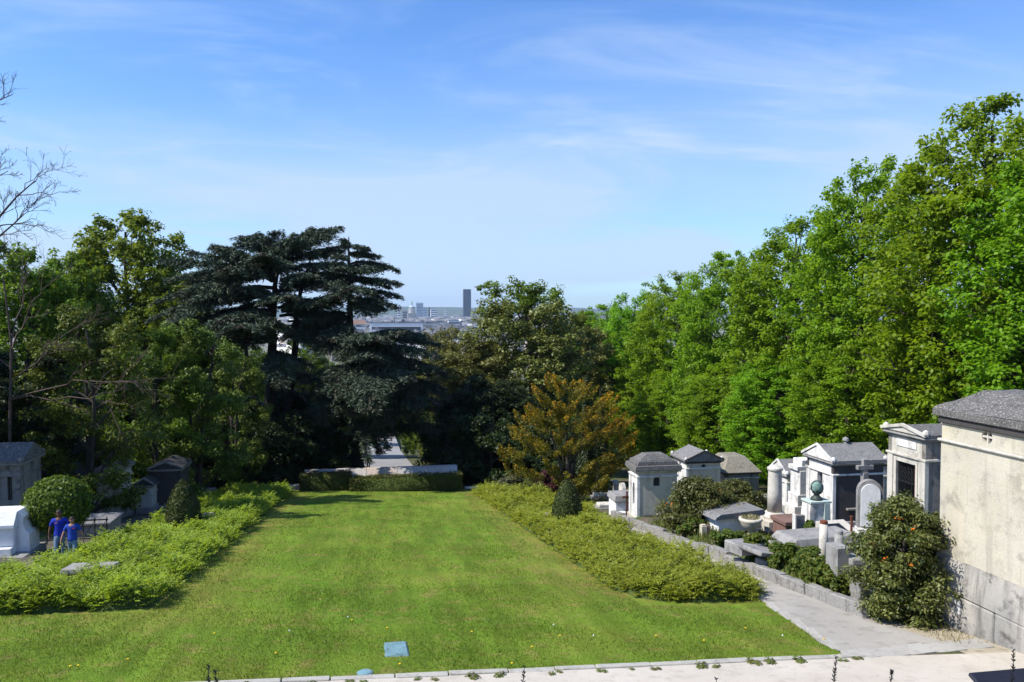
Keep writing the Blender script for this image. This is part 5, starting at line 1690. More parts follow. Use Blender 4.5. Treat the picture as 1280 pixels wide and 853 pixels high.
# planter urn
c = ground(938, 674, 0.4)
k = (Vector(c) - Vector((0, 0, 5))).length / F_PX
ur = thing('stone_urn', 'cream stone planter urn filled with dry ochre plants', 'urn', tuple(c))
MB().box(-6 * k, 6 * k, -6 * k, 6 * k, -0.4, 4 * k, 0.01).build('plinth', M['pale_stone'], ur)
MB().lathe([(5 * k, 4.05 * k), (4 * k, 6 * k), (3 * k, 9 * k), (4 * k, 11 * k), (10 * k, 15 * k), (11.5 * k, 19 * k), (12.5 * k, 21 * k), (13.5 * k, 22.5 * k), (13 * k, 25 * k), (11 * k, 25 * k), (10.5 * k, 23 * k)], 24).build('bowl', M['terracotta'], ur, smooth=True)
r_ = np.random.default_rng(61)
a_ = Acc()
n_ = 260
an, rd = r_.uniform(0, 2 * PI, n_), 10 * k * np.sqrt(r_.uniform(0, 1, n_))
a_.leaves(np.stack([rd * np.cos(an), rd * np.sin(an), 25 * k + r_.uniform(-0.05, 0.10, n_)], 1), r_.normal(0, 1, (n_, 3)), r_.normal(0, 0.5, (n_, 3)) + np.array([0, 0, 1]), 0.12, 0.03)
link('plants', a_.mesh('urn_plants'), ur, mats=M['dry_grass'])

# collapsed grey grave slabs and the long grey sarcophagus
c = ground(965, 702, 0.4)
k = (Vector(c) - Vector((0, 0, 5))).length / F_PX
gs = thing('collapsed_grave', 'collapsed grave of tilted grey stone slabs beside the path wall', 'tomb', tuple(c), 0.25)
for i, (x0, x1, y0, y1, z0, z1, tl) in enumerate(((-38, 2, -0.6, 0.5, 8, 13, 0.22), (4, 30, -0.5, 0.7, 16, 21, 0.12), (-34, 24, 0.4, 1.3, 4, 16, 0.05), (-20, 26, -0.45, 0.2, -8, 6, 0.0))):
    MB().box(x0 * k, x1 * k, y0, y1, z0 * k, z1 * k, 0.03).jitter(0.015, i).turn(tl, 'Y').build('slab', M['grey_stone' if i < 4 else 'pale_stone'], gs)
c = ground(1022, 698, 0.45)
k = (Vector(c) - Vector((0, 0, 5))).length / F_PX
gc = thing('grey_sarcophagus', 'long low dark grey sarcophagus with sloped lid behind the two posts', 'tomb', tuple(c), 0.08)
MB().box(-45 * k, 48 * k, -0.55, 0.8, -0.5, 8 * k, 0.03).build('base', M['grey_stone'], gc)
MB().box(-40 * k, 44 * k, -0.45, 0.7, 8.05 * k, 20 * k, 0.03).build('chest', M['grey_stone'], gc)
MB().box(-44 * k, 47 * k, -0.58, 0.84, 20.05 * k, 28 * k, 0.02, taper=0.86).build('lid', M['grey_stone'], gc)
c = ground(1050, 676, 0.5)
k = (Vector(c) - Vector((0, 0, 5))).length / F_PX
gd_ = thing('low_tomb', 'pale low tomb with a dark name plate in front of the dark chapel wall', 'tomb', tuple(c), 0.05)
MB().box(-22 * k, 22 * k, -0.5, 0.8, -0.4, 8 * k, 0.02).build('base', M['pale_stone'], gd_)
MB().prism([(-0.45, 8.05 * k), (-0.45, 10 * k), (0.7, 18 * k), (0.7, 8.05 * k)], 'x', -18 * k, 18 * k).build('slab', M['pale_stone'], gd_)
pl_ = MB().box(-11 * k, 6 * k, -0.25, 0.35, 0, 0.03, 0.004).build('name_plate', M['black_metal'], gd_, (0, 0.05, 13.6 * k))
pl_.rotation_euler.x = math.atan2(8 * k, 1.15)
rp = ground(1064, 682, 0.5)
rd_ = thing('rusty_post', 'thin rusty iron post in front of the white round topped stele', 'post', tuple(rp))
MB().box(-0.035, 0.035, -0.035, 0.035, -0.3, 1.1, 0.006).build('shaft', M['rust'], rd_)
MB().box(-0.05, 0.05, -0.05, 0.05, 1.101, 1.15, 0.006).build('cap', M['rust'], rd_)
c = ground(990, 668, 0.45)
k = (Vector(c) - Vector((0, 0, 5))).length / F_PX
rt_ = thing('red_granite_tomb', 'low red brown granite tomb between the column and the bronze sphere', 'tomb', tuple(c))
MB().box(-14 * k, 20 * k, -0.4, 0.7, -0.4, 13 * k, 0.02).build('chest', M['redbrown'], rt_)
MB().box(-16 * k, 22 * k, -0.5, 0.8, 13.05 * k, 18 * k, 0.02).build('lid', M['redbrown'], rt_)
c = ground(1000, 672, 0.45)
bs = thing('blue_headstone', 'small dark blue grey headstone left of the rough stele', 'gravestone', tuple(c))
MB().box(-0.22, 0.18, -0.08, 0.1, -0.3, 0.95, 0.02).build('stele', M['slate_roof'], bs)
MB().box(-0.30, -0.223, -0.12, 0.12, -0.3, 1.0, 0.015).build('jamb', M['bright_stone'], bs)

# two posts by the path
for px, pb, pt, mat, lab, capm in ((1029, 712, 656, 'pale_stone', 'white round post with rusty top by the path wall', 'rust'), (1048, 718, 668, 'grey_stone', 'grey round post right of the rusty topped one', 'grey_stone')):
    c = ground(px, pb, 0.45)
    k = (Vector(c) - Vector((0, 0, 5))).length / F_PX
    po = thing('stone_post', lab, 'post', tuple(c), 0, 'round posts by the path wall')
    h_ = (pb - pt) * k
    MB().lathe([(0.15, -0.4), (0.145, h_ * 0.5), (0.125, h_ - 0.12)], 14).build('shaft', M[mat], po, smooth=True)
    MB().lathe([(0.128, h_ - 0.118), (0.12, h_ - 0.03), (0.05, h_)], 14).build('cap', M[capm], po)
# blocks by the flowering bush
c = ground(1074, 738, 0.4)
k = (Vector(c) - Vector((0, 0, 5))).length / F_PX
gb = thing('stone_steps', 'broken grey stone steps left of the orange flowered bush', 'steps', tuple(c))
for i, (x0, x1, y0, y1, z0, z1) in enumerate(((-20, -4, 0.3, 0.9, -0.5, 1.15), (-6, 10, 0.1, 0.7, -0.5, 0.85), (-10, 12, -0.4, 0.08, -0.6, 0.5), (0, 22, -0.9, -0.42, -0.8, 0.25), (14, 34, -0.3, 0.4, -0.8, 0.6), (8, 24, -1.3, -0.92, -0.8, 0.02))):
    MB().box(x0 * k, x1 * k, y0, y1, z0, z1, 0.025).jitter(0.012, i + 40).build('stone_block', M['grey_stone' if i < 2 else 'low_wall'], gb)
# pale box and white post at the corner of the low wall, left end
for px, pb, hpx, w_, mat, lab in ((879, 676, 18, 0.12, 'cream_stone', 'short pale square post at the left of the sarcophagus'), (884, 676, 17, 0.10, 'redbrown', 'short brown square post at the left of the sarcophagus')):
    c = ground(px, pb, 0.3)
    k = (Vector(c) - Vector((0, 0, 5))).length / F_PX
    t_ = thing('square_post', lab, 'post', tuple(c))
    MB().box(-w_, w_, -w_, w_, -0.4, hpx * k, 0.012).build('shaft', M[mat], t_)
    MB().box(-w_ * 0.8, w_ * 0.8, -w_ * 0.8, w_ * 0.8, hpx * k + 0.001, hpx * k + 0.05, 0.012).build('cap', M[mat], t_)

# small tomb and red brown iron cross before the hipped chapel
c = ground(779, 647)
k = (Vector(c) - Vector((0, 0, 5))).length / F_PX
ts = thing('stone_tomb', 'white box tomb with grey lid left of the hipped roof chapel', 'tomb', tuple(c))
MB().box(-10 * k, 10 * k, -0.1, 1.2, -0.4, 20 * k, 0.02).build('chest', M['marble'], ts)
MB().box(-12 * k, 12 * k, -0.2, 1.3, 20.05 * k, 27 * k, 0.02, taper=0.9).build('lid', M['grey_stone'], ts)
MB().box(-8 * k, 2 * k, -0.55, -0.12, -0.4, 9 * k, 0.03, taper=0.8).build('kneeler', M['marble'], ts)
c = ground(783.5, 650)
ic = thing('iron_cross', 'rusty iron cross in front of the white box tomb', 'cross', tuple(c))
MB().box(-0.045, 0.045, -0.03, 0.03, -0.3, 1.55, 0.008).build('post', M['rust'], ic)
MB().box(-0.26, 0.26, -0.034, 0.034, 1.2, 1.29, 0.008).build('arm', M['rust'], ic)
# planted grave in front of the hipped chapel
c = ground(815, 655)
pg = thing('planted_grave', 'dark edged grave bed with red flower below the hipped chapel', 'tomb', tuple(c))
MB().box(-0.6, 1.5, -0.35, 0.45, -0.4, 0.55, 0.03).build('edging', M['dark_stone'], pg)
MB().box(-0.75, 1.65, -0.5, 0.6, -0.4, 0.12, 0.03).build('base', M['grey_stone'], pg)
c = ground(833, 652)
k = (Vector(c) - Vector((0, 0, 5))).length / F_PX
surf_shrub('round_shrub', 'small yellow green round shrub in front of the hipped chapel', 'shrub', (c.x, c.y + 0.1, c.z + 0.35), [(0.3, 0.02), (0.46, 0.2), (0.48, 0.4), (0.38, 0.62), (0.18, 0.76), (0.02, 0.80)], 0.09, 0.06, 420, M['weed_leaf'], 71, None, lump=0.03)


def flower_bush(name, label, loc, h, rx, dens, leafL, leafW, mat, petals, n_fl, seed, prof=bush_prof, cr=0.34, fl=0.09, nleaf=70):
    wood_, crown_ = broadleaf(h, rx, 0.0, prof, 78, 8, cr, nleaf, leafL, leafW, seed, 0.75, 0.09, multi=3)
    root = plant_tree(name, label, 'bush', loc, (wood_, crown_), (M['bark'], mat), parts=('stem', 'foliage'))
    r = np.random.default_rng(seed)
    me = Acc()
    for i in range(n_fl):
        az, f = r.uniform(PI * 0.9, 2.1 * PI), r.uniform(0.35, 0.95)
        p_ = np.array([math.cos(az) * rx * prof(f) * 0.98, math.sin(az) * rx * prof(f) * 0.98, h * f])
        m_ = 9
        me.leaves(p_ + r.normal(0, fl * 0.45, (m_, 3)), r.normal(0, 0.6, (m_, 3)) + np.array([0, -0.6, 0.6]), r.normal(0, 1, (m_, 3)), fl, fl * 0.7, 0.3)
    if n_fl: tag(link('flowers', me.mesh('flowers'), root, mats=petals), kind='stuff')
    return root


c = ground(1134, 772)
flower_bush('flowering_bush', 'tall dark leaved bush with orange flowers beside the big mausoleum', (13.72, 18.35, g(13.72, 18.35) - 0.15), at(1134, 624, 18.35).z - g(13.72, 18.35) + 0.1, 1.16, 0, 0.115, 0.05, M['pyracantha_leaf'], M['orange_petal'], 7, 501,
            prof=lambda f: 0.72 + 0.30 * math.sin(min(1, f * 1.35) * PI) if f < 0.75 else max(0.12, 1 - (f - 0.75) * 3.0), cr=0.30, fl=0.055, nleaf=42)
c = ground(880, 672, 0.2)
flower_bush('flowering_bush', 'wide olive leaved bush with a few orange flowers before the hipped chapel', (c.x, c.y + 0.6, g(c.x, c.y + 0.6)), at(880, 612, c.y).z - c.z, 1.6, 0, 0.13, 0.075, M['quince_leaf'], M['orange_petal'], 6, 502, cr=0.34, fl=0.07, nleaf=30)
c = ground(932, 655, 0.4)
flower_bush('flowering_bush', 'olive leaved bush behind the sarcophagus lid', (c.x, c.y + 1.2, g(c.x, c.y + 1.2)), 1.75, 1.4, 0, 0.13, 0.075, M['quince_leaf'], M['orange_petal'], 2, 503, cr=0.32, fl=0.07, nleaf=30)
# red flower
c = ground(812, 652)
rf = thing('red_flowers', 'small cluster of red flowers in the grave bed below the hipped chapel', 'flowers', (c.x, c.y - 0.1, c.z + 0.5))
fa, fs = Acc(), Acc()
r_ = np.random.default_rng(77)
for i in range(7):
    q = np.array([r_.uniform(-0.14, 0.14), r_.uniform(-0.1, 0.1), r_.uniform(0.25, 0.55)])
    fs.tube(np.array([[q[0] * 0.4, q[1] * 0.4, -0.06], q]), [0.008, 0.006], 4)
    fa.leaves(q + r_.normal(0, 0.03, (8, 3)), r_.normal(0, 1, (8, 3)), r_.normal(0, 1, (8, 3)), 0.11, 0.09, 0.3)
link('petals', fa.mesh('petals'), rf, mats=M['red_petal'])
link('stems', fs.mesh('stems'), rf, mats=M['weed_leaf'])

# creepers and weeds along the wall
weeds = [(912, 697, 0.75, 'leafy vine weeds below the urn'), (962, 706, 0.7, 'vine with yellowing leaves in front of the collapsed grave'), (985, 718, 0.75, 'leafy vine clump behind the middle of the low wall'),
         (1004, 724, 0.5, 'leafy vine clump below the white rusty topped post'), (1036, 732, 0.45, 'bright leafy clump below the two posts'), (1050, 730, 0.5, 'small weeds at the right end of the low wall'), (890, 684, 0.55, 'weeds below the short square posts'),
         (860, 668, 0.6, 'ivy at the foot of the wide olive leaved bush'), (1060, 690, 0.6, 'pale green shrublet behind the grey post'), (1012, 672, 0.6, 'leafy shrublet between blue headstone and rough stele')]
for i, (px, pb, h_, lab) in enumerate(weeds):
    c = ground(px, pb, 0.45)
    wd_, cr_ = broadleaf(h_, 0.58, 0.02, bush_prof, 16, 6, 0.17, 30, 0.11, 0.095, 520 + i, 0.8, 0.03, multi=2)
    plant_tree('vine_clump', lab, 'plant', (max(c.x, 13.4), c.y, g(max(c.x, 13.4), c.y) - 0.02), (wd_, cr_), (M['bark'], M['vine_leaf'] if i != 8 else M['grey_leaf']), 1, 1, i, None, parts=('stem', 'foliage'))
# bushes at the end of the right bed
for px, pb, pt, rx, mat, lab, sd in ((682, 625, 590, 1.2, 'purple_leaf', 'dark purple leaved bush at the far end of the right bed', 541), (645, 620, 596, 1.3, 'grey_leaf', 'grey green loose bush left of the purple leaved bush', 542), (664, 628, 606, 1.0, 'weed_leaf', 'dull green low bush in front of the purple leaved bush', 543)):
    Yb = 56.5 - (2.0 if sd == 543 else 0)
    c = at(px, pb, Yb)
    z0 = g(c.x, Yb)
    wd_, cr_ = broadleaf(max(0.9, at(px, pt, Yb).z - z0), rx, 0.03, bush_prof, 26, 7, 0.3, 45, 0.14, 0.09, sd, 0.75, 0.05, multi=3)
    plant_tree('garden_bush', lab, 'bush', (c.x, Yb, z0), (wd_, cr_), (M['bark'], M[mat]), parts=('stem', 'foliage'))
# white plate lying on the verge
c = ground(1183, 779)
pp = thing('white_plate', 'flat white plate lying on the ground at the foot of the mausoleum', 'plate', (c.x, c.y, c.z + 0.02), 0.3)
MB().lathe([(0.10, 0.0), (0.17, 0.02), (0.185, 0.035), (0.17, 0.037), (0.09, 0.015)], 20).build('dish', M['paper_white'], pp)

# ------------------------------------------------------------------ tombs left of the lawn
c = ground(8, 694)
lt = thing('white_tomb', 'large white marble tomb at the left edge near the people', 'tomb', (c.x, c.y, g(c.x, c.y)), 0.0)
xr_ = at(37, 690, c.y).x - c.x
k = xr_ / 29.0
MB().box(-60 * k, 34 * k, -0.9, 1.2, -0.3, 4 * k, 0.03).build('step', M['grey_stone'], lt)
MB().prism([(-1.6, 4.05 * k), (xr_ * 1.03, 4.05 * k), (xr_ * 1.03, 28 * k), (xr_ * 0.86, 34 * k), (xr_ * 0.74, 44 * k), (xr_ * 0.80, 52 * k), (xr_ * 0.55, 60 * k), (-1.6, 60 * k)], 'y', -0.05, 0.85).build('scroll', M['marble'], lt)
MB().box(-1.6, 14 * k, -0.55, -0.052, 4.05 * k, 14 * k, 0.02).build('base', M['marble'], lt)
MB().box(-1.6, 14 * k, -0.30, -0.053, 14.05 * k, 40 * k, 0.02).build('front_panel', M['marble'], lt)
MB().prism([(-0.42, 40.05 * k), (-0.42, 44 * k), (-0.12, 60 * k), (-0.055, 60 * k), (-0.055, 40.05 * k)], 'x', -1.6, 16 * k).build('cap', M['marble'], lt)
c = ground(-8, 700)
db = thing('dark_bollard', 'dark square stone bollard at the very left edge before the white tomb', 'post', (c.x + 0.22, c.y - 1.0, g(c.x, c.y - 1.0)))
MB().box(-0.22, 0.22, -0.2, 0.2, -0.3, 0.85, 0.03).build('shaft', M['dark_stone'], db)
MB().box(-0.18, 0.18, -0.16, 0.16, 0.851, 0.95, 0.03, taper=0.6).build('cap', M['dark_stone'], db)

Yl = 37.5
cx_ = at(26, 640, Yl).x
z0 = g(cx_, Yl)
hq = at(20, 583, Yl).z - z0
lc = chapel('pale chapel with narrow slit window at the left edge', (cx_ - 2.2, Yl, z0), 2.2, 2.2, hq, 'gable_x', 0.75, M['soot_stone'], M['soot_stone'], M['roof_stone'], M['grey_stone'], [], [arch(1.78, hq - 1.5, 0.20, 1.1)], frieze=0.4)  # grimy dark stone on a pale chapel also stands in for the trees' shade
MB().box(0.25, 1.2, -0.04, -0.005, 0.5, hq - 0.75, 0.01).build('door_panel', M['cream_stone'], lc)
MB().box(1.6, 1.95, 0.13, 0.15, hq - 1.6, hq - 0.3).build('window', M['glass_dark'], lc)
for xl, xr, yt, yb, Y, mat, rmat, lab in ((54, 96, 588, 640, 44, 'pale_stone', 'slate_roof', 'low pale tomb house with grey slate roof behind the round shrub'), (26, 52, 578, 640, 47, 'soot_stone', 'slate_roof', 'grey tomb house with flat roof behind the left chapel'),
                                           (122, 150, 580, 640, 43, 'cream_stone', 'moss_roof', 'cream tomb house half hidden behind the tree stems'), (172, 190, 598, 640, 45, 'pale_stone', 'dark_stone', 'small pale tomb house right of the tree stems'),
                                           (190, 226, 578, 640, 46, 'dark_stone', 'dark_stone', 'dark walled tomb house in deep shade behind the left cone')):
    a, b = at(xl, 630, Y), at(xr, 630, Y)
    z0 = g(a.x, Y)
    ht_ = at(xl, yt, Y).z - z0 - 0.55
    chapel(lab, (a.x, Y, z0), b.x - a.x, 2.0, ht_, 'gable_y', 0.45, M[mat], M[mat], M[rmat], M['grey_stone'], [], [], frieze=0.3, acro=False)
# urns on pedestals behind the round shrub
c = at(46, 610, 41.5)
z0 = g(c.x, 41.5)
un = thing('draped_urn', 'dark tall urn on a pedestal behind the round shrub', 'urn', (c.x, 41.5, z0))
hu = at(46, 575, 41.5).z - z0
MB().box(-0.32, 0.32, -0.32, 0.32, -0.3, hu * 0.55, 0.03, taper=0.9).build('pedestal', M['grey_stone'], un)
MB().lathe([(0.18, hu * 0.551), (0.12, hu * 0.60), (0.30, hu * 0.76), (0.34, hu * 0.86), (0.22, hu * 0.93), (0.10, hu * 0.97), (0.03, hu)], 16).build('bowl', M['dark_stone'], un, smooth=True)
# iron railing behind the people
c = ground(54, 692)
ra = thing('iron_railing', 'dark iron grave railing between the white tomb and the people', 'railing', (c.x, c.y + 2.2, g(c.x, c.y + 2.2)))
ba = MB()
MB().tube([(-0.75, 0, 0.95), (1.6, 0, 0.95)], 0.028, 8).build('top_rail', M['iron'], ra)
MB().tube([(-0.75, 0, 0.2), (1.6, 0, 0.2)], 0.022, 8).build('bottom_rail', M['iron'], ra)
for i in range(6):
    MB().tube([(-0.7 + i * 0.45, 0, -0.1), (-0.7 + i * 0.45, 0, 1.06)], 0.02, 6).build('bar', M['iron'], ra)
for i in range(5):
    xx_ = -0.7 + i * 0.45
    MB().tube([(xx_, 0, 0.2), (xx_ + 0.45, 0, 0.95)], 0.012, 5).build('brace', M['iron'], ra)
c = ground(60, 686)
tg = thing('grave_slab', 'grey flat topped grave behind the iron railing', 'tomb', (c.x, c.y + 3.4, g(c.x, c.y + 3.4)))
MB().box(-0.9, 1.3, -0.4, 1.2, -0.3, 0.55, 0.03).build('chest', M['grey_stone'], tg)
MB().box(-1.0, 1.4, -0.5, 1.3, 0.551, 0.68, 0.03).build('lid', M['slate_roof'], tg)

# headstones standing in the shade under the trees on both sides
protos = []
for i, (w_, h_, kind, mat) in enumerate(((0.8, 1.4, 'arch', 'pale_stone'), (0.7, 1.7, 'cross', 'grey_stone'), (1.0, 1.1, 'box', 'pale_stone'), (0.6, 2.1, 'obelisk', 'grey_stone'))):
    t_ = thing('headstone', '', 'gravestone', (0, 0, 0), 0, 'headstones in the shade under the trees')
    MB().box(-w_ / 2 - 0.12, w_ / 2 + 0.12, -1.7, 0.22, -0.4, 0.18, 0.02).build('base', M['grey_stone'], t_)
    MB().box(-w_ / 2, w_ / 2, -1.55, -0.2, 0.181, 0.36, 0.03).build('slab', M[mat], t_)
    if kind == 'arch': MB().prism(arch(0, 0.181, w_, h_, 10), 'y', -0.1, 0.12).build('stele', M[mat], t_)
    elif kind == 'cross':
        MB().box(-0.12, 0.12, -0.09, 0.09, 0.181, h_, 0.02).build('shaft', M[mat], t_)
        MB().box(-0.35, 0.35, -0.075, 0.075, h_ * 0.66, h_ * 0.66 + 0.22, 0.02).build('arm', M[mat], t_)
    elif kind == 'box':
        MB().box(-w_ / 2, w_ / 2, -0.15, 0.15, 0.181, h_, 0.03, taper=0.92).build('stele', M[mat], t_)
        MB().box(-w_ / 2 - 0.05, w_ / 2 + 0.05, -0.2, 0.2, h_ + 0.001, h_ + 0.14, 0.03).build('cap', M[mat], t_)
    else:
        MB().box(-0.3, 0.3, -0.3, 0.3, 0.181, 0.6, 0.02).build('pedestal', M[mat], t_)
        MB().box(-0.2, 0.2, -0.2, 0.2, 0.601, h_, 0.01, taper=0.55).build('shaft', M[mat], t_)
    protos.append(t_)
kinds = ('round topped headstone', 'stone cross headstone', 'square topped headstone', 'small obelisk headstone')
spots_l = [(-17.5, 40), (-15.2, 44), (-17, 47.5), (-14.6, 50), (-19.5, 43.5), (-13.8, 54), (-16.5, 52), (-12.6, 57.5), (-21, 48), (-15.2, 58), (-18.6, 56)]
spots_r = [(15, 46), (17.5, 48.5), (20, 50), (16.5, 52), (22.5, 53), (19.5, 55), (25, 50.5), (14.3, 57), (23.5, 46.5), (27.5, 45), (26, 41), (29.0, 52), (24.5, 39), (27, 36.5), (17.5, 58), (22, 59)]
used = set()
for i, (X, Y) in enumerate(spots_l + spots_r):
    k_ = (i * 7 + i // 3) % 4
    lab = kinds[k_] + (' in the shade of the trees left of the lawn' if X < 0 else ' in the shade between the right path and the limes')
    rz_ = (PI / 2 if X < 0 else -PI / 2) + random.Random(i).uniform(-0.2, 0.2)
    if k_ not in used:
        used.add(k_)
        o = protos[k_]
        o.location, o.rotation_euler = (X, Y, g(X, Y)), (0, 0, rz_)
        o['label'] = lab
    else:
        dup(protos[k_], (X, Y, g(X, Y)), rz_, lab)

# ------------------------------------------------------------------ flowers and weeds in the lawn
def small_plants():
    r = random.Random(8)
    fl_ = thing('dandelion', 'yellow dandelion flower in the front part of the lawn', 'flower', (0, 0, 0), 0, 'dandelions in the lawn')
    MB().tube([(0, 0, -0.03), (0.006, 0, 0.09)], 0.004, 5).build('stem', M['weed_leaf'], fl_)
    MB().lathe([(0.008, 0.085), (0.026, 0.10), (0.023, 0.110), (0.004, 0.116)], 9).build('petals', M['yellow_petal'], fl_)
    pts = [(268, 797), (88, 839), (98, 838), (484, 790), (500, 836), (665, 814), (880, 806), (1030, 804), (345, 822), (590, 795), (640, 835), (700, 800), (160, 830), (932, 790), (820, 800), (440, 780)]
    for i, (px, py) in enumerate(pts):
        c_ = ground(px, py)
        if i == 0: fl_.location = c_
        else: dup(fl_, c_, r.uniform(0, 6))
    cl = thing('dandelion_clock', 'white seed head of a dandelion in the front part of the lawn', 'flower', (0, 0, 0), 0, 'dandelion seed heads in the lawn')
    MB().tube([(0, 0, -0.03), (0.01, 0, 0.20)], 0.004, 5).build('stem', M['dry_grass'], cl)
    MB().lathe([(0.004, 0.185), (0.015, 0.20), (0.019, 0.212), (0.013, 0.226), (0.003, 0.240)], 9).build('seeds', M['white_fluff'], cl)
    for i, (px, py) in enumerate([(692, 792), (435, 782), (362, 800), (742, 806), (978, 806)]):
        c_ = ground(px, py)
        if i == 0: cl.location = c_
        else: dup(cl, c_, r.uniform(0, 6))
    # weeds in the joint between kerb and road
    proto = None
    for i in range(26):
        X = -6 + i * 0.66 + r.uniform(-0.25, 0.25)
        Y = KY - 0.24 + r.uniform(-0.12, 0.04)
        z_ = -SLOPE * Y - TILT * X + 0.005
        if proto is None:
            rr = np.random.default_rng(90)
            a_ = Acc()
            n_ = 46
            an_ = rr.uniform(0, 2 * PI, n_)
            rd2 = 0.15 * np.sqrt(rr.uniform(0, 1, n_))
            a_.leaves(np.stack([rd2 * np.cos(an_), rd2 * np.sin(an_), rr.uniform(0.01, 0.06, n_)], 1), np.stack([np.cos(an_) * 0.4, np.sin(an_) * 0.4, np.ones(n_)], 1), np.stack([np.cos(an_), np.sin(an_), np.full(n_, 0.3)], 1), 0.10, 0.04)
            me_ = a_.mesh('weed')
            me_.materials.append(M['weed_leaf'])
            proto = me_
        o = link('kerb_weed', proto, None, (X, Y, z_), r.uniform(0, 6))
        k_ = r.uniform(0.5, 1.3)
        o.scale = (k_, k_ * 0.7, k_)
        tag(o, 'low green weed growing along the road side of the kerb', 'weed', 'weeds along the kerb')


small_plants()

# dark sprigs of the planting below the viewer's terrace, and the panel at the lower right
def sprig(label, px, py, Y, seed, h_px):
    r = np.random.default_rng(seed)
    c_ = at(px, py, Y)
    z0 = g(c_.x, Y)
    H = c_.z - z0
    root = thing('dark_sprig', label, 'plant', (c_.x, Y, z0), 0, 'dark plant stalks along the lower edge of the view')
    s_ = Acc()
    n = 10
    t = np.linspace(0, 1, n)
    P = np.stack([0.05 * np.sin(t * 4 + seed), 0.04 * np.cos(t * 3 + seed), -0.1 + (H + 0.1) * t], 1)
    s_.tube(P, 0.012 * (1 - 0.6 * t), 5)
    link('stem', s_.mesh('sprig_stem'), root, mats=M['sprig'])
    l_ = Acc()
    m = 70
    z_ = H * np.sort(r.uniform(0.25, 1.0, m))
    an_ = np.arange(m) * 2.4
    q = np.stack([np.interp(z_, P[:, 2], P[:, 0]), np.interp(z_, P[:, 2], P[:, 1]), z_], 1)
    d_ = np.stack([np.cos(an_), np.sin(an_), np.full(m, 0.9)], 1)
    L_ = 0.075 * (1.15 - 0.5 * z_ / H)
    l_.leaves(q + d_ * (L_ * 0.45)[:, None], np.stack([-np.cos(an_), -np.sin(an_), np.ones(m)], 1), d_, L_, 0.032, 0.2)
    link('leaves', l_.mesh('sprig_leaves'), root, mats=M['sprig'])


for px, py, Y, lab, sd in ((266, 831, 11.0, 'dark forked sprig left of the hatches', 1), (657, 833, 11.2, 'dark sprig right of the square hatch', 2), (1045, 822, 11.5, 'tallest dark sprig in front of the right road', 3), (1113, 840, 11.4, 'short dark sprig left of the dark panel', 4), (1265, 812, 11.0, 'dark sprig standing over the dark panel', 5), (272, 838, 10.9, 'short dark side sprig beside the forked one', 6), (898, 848, 11.3, 'barely visible dark sprig tip near the bottom edge', 7)):
    sprig(lab, px, py, Y, sd, 30)
c = at(1254, 850, 12.0)
z0 = g(c.x, 12.0)
pn = thing('information_board', 'dark sloped panel on posts at the lower right corner', 'board', (c.x, 12.0, z0), -0.12)
hp = at(1240, 852, 12.0).z - z0
tb_ = MB().box(-0.45, 0.75, -0.22, 0.22, -0.045, 0.045, 0.03).build('board', M['black_metal'], pn, (0, 0.1, hp - 0.05))
tb_.rotation_euler = (0.30, -0.06, 0)
for x_ in (-0.3, 0.55):
    MB().box(x_ - 0.03, x_ + 0.03, 0.07, 0.13, -0.2, hp - 0.085).build('post', M['iron'], pn)

# ------------------------------------------------------------------ people
def skin_mesh(name, verts, edges, root_i, mat, parent, levels=1):
    """verts: (co, radius); one smooth continuous surface grown round the joints"""
    bm = bmesh.new()
    lay = bm.verts.layers.skin.verify()
    vs = []
    for i, (co, r_) in enumerate(verts):
        v = bm.verts.new(co)
        rr = r_ if isinstance(r_, tuple) else (r_, r_)
        v[lay].radius = rr
        v[lay].use_root = (i == root_i)
        vs.append(v)
    for a, b in edges:
        bm.edges.new((vs[a], vs[b]))
    me = bpy.data.meshes.new(name)
    bm.to_mesh(me)
    bm.free()
    o = link(name, me, parent, mats=mat)
    s = o.modifiers.new('skin', 'SKIN')
    s.use_smooth_shade = True
    if levels:
        ss = o.modifiers.new('subdivision', 'SUBSURF')
        ss.levels = ss.render_levels = levels
    return o


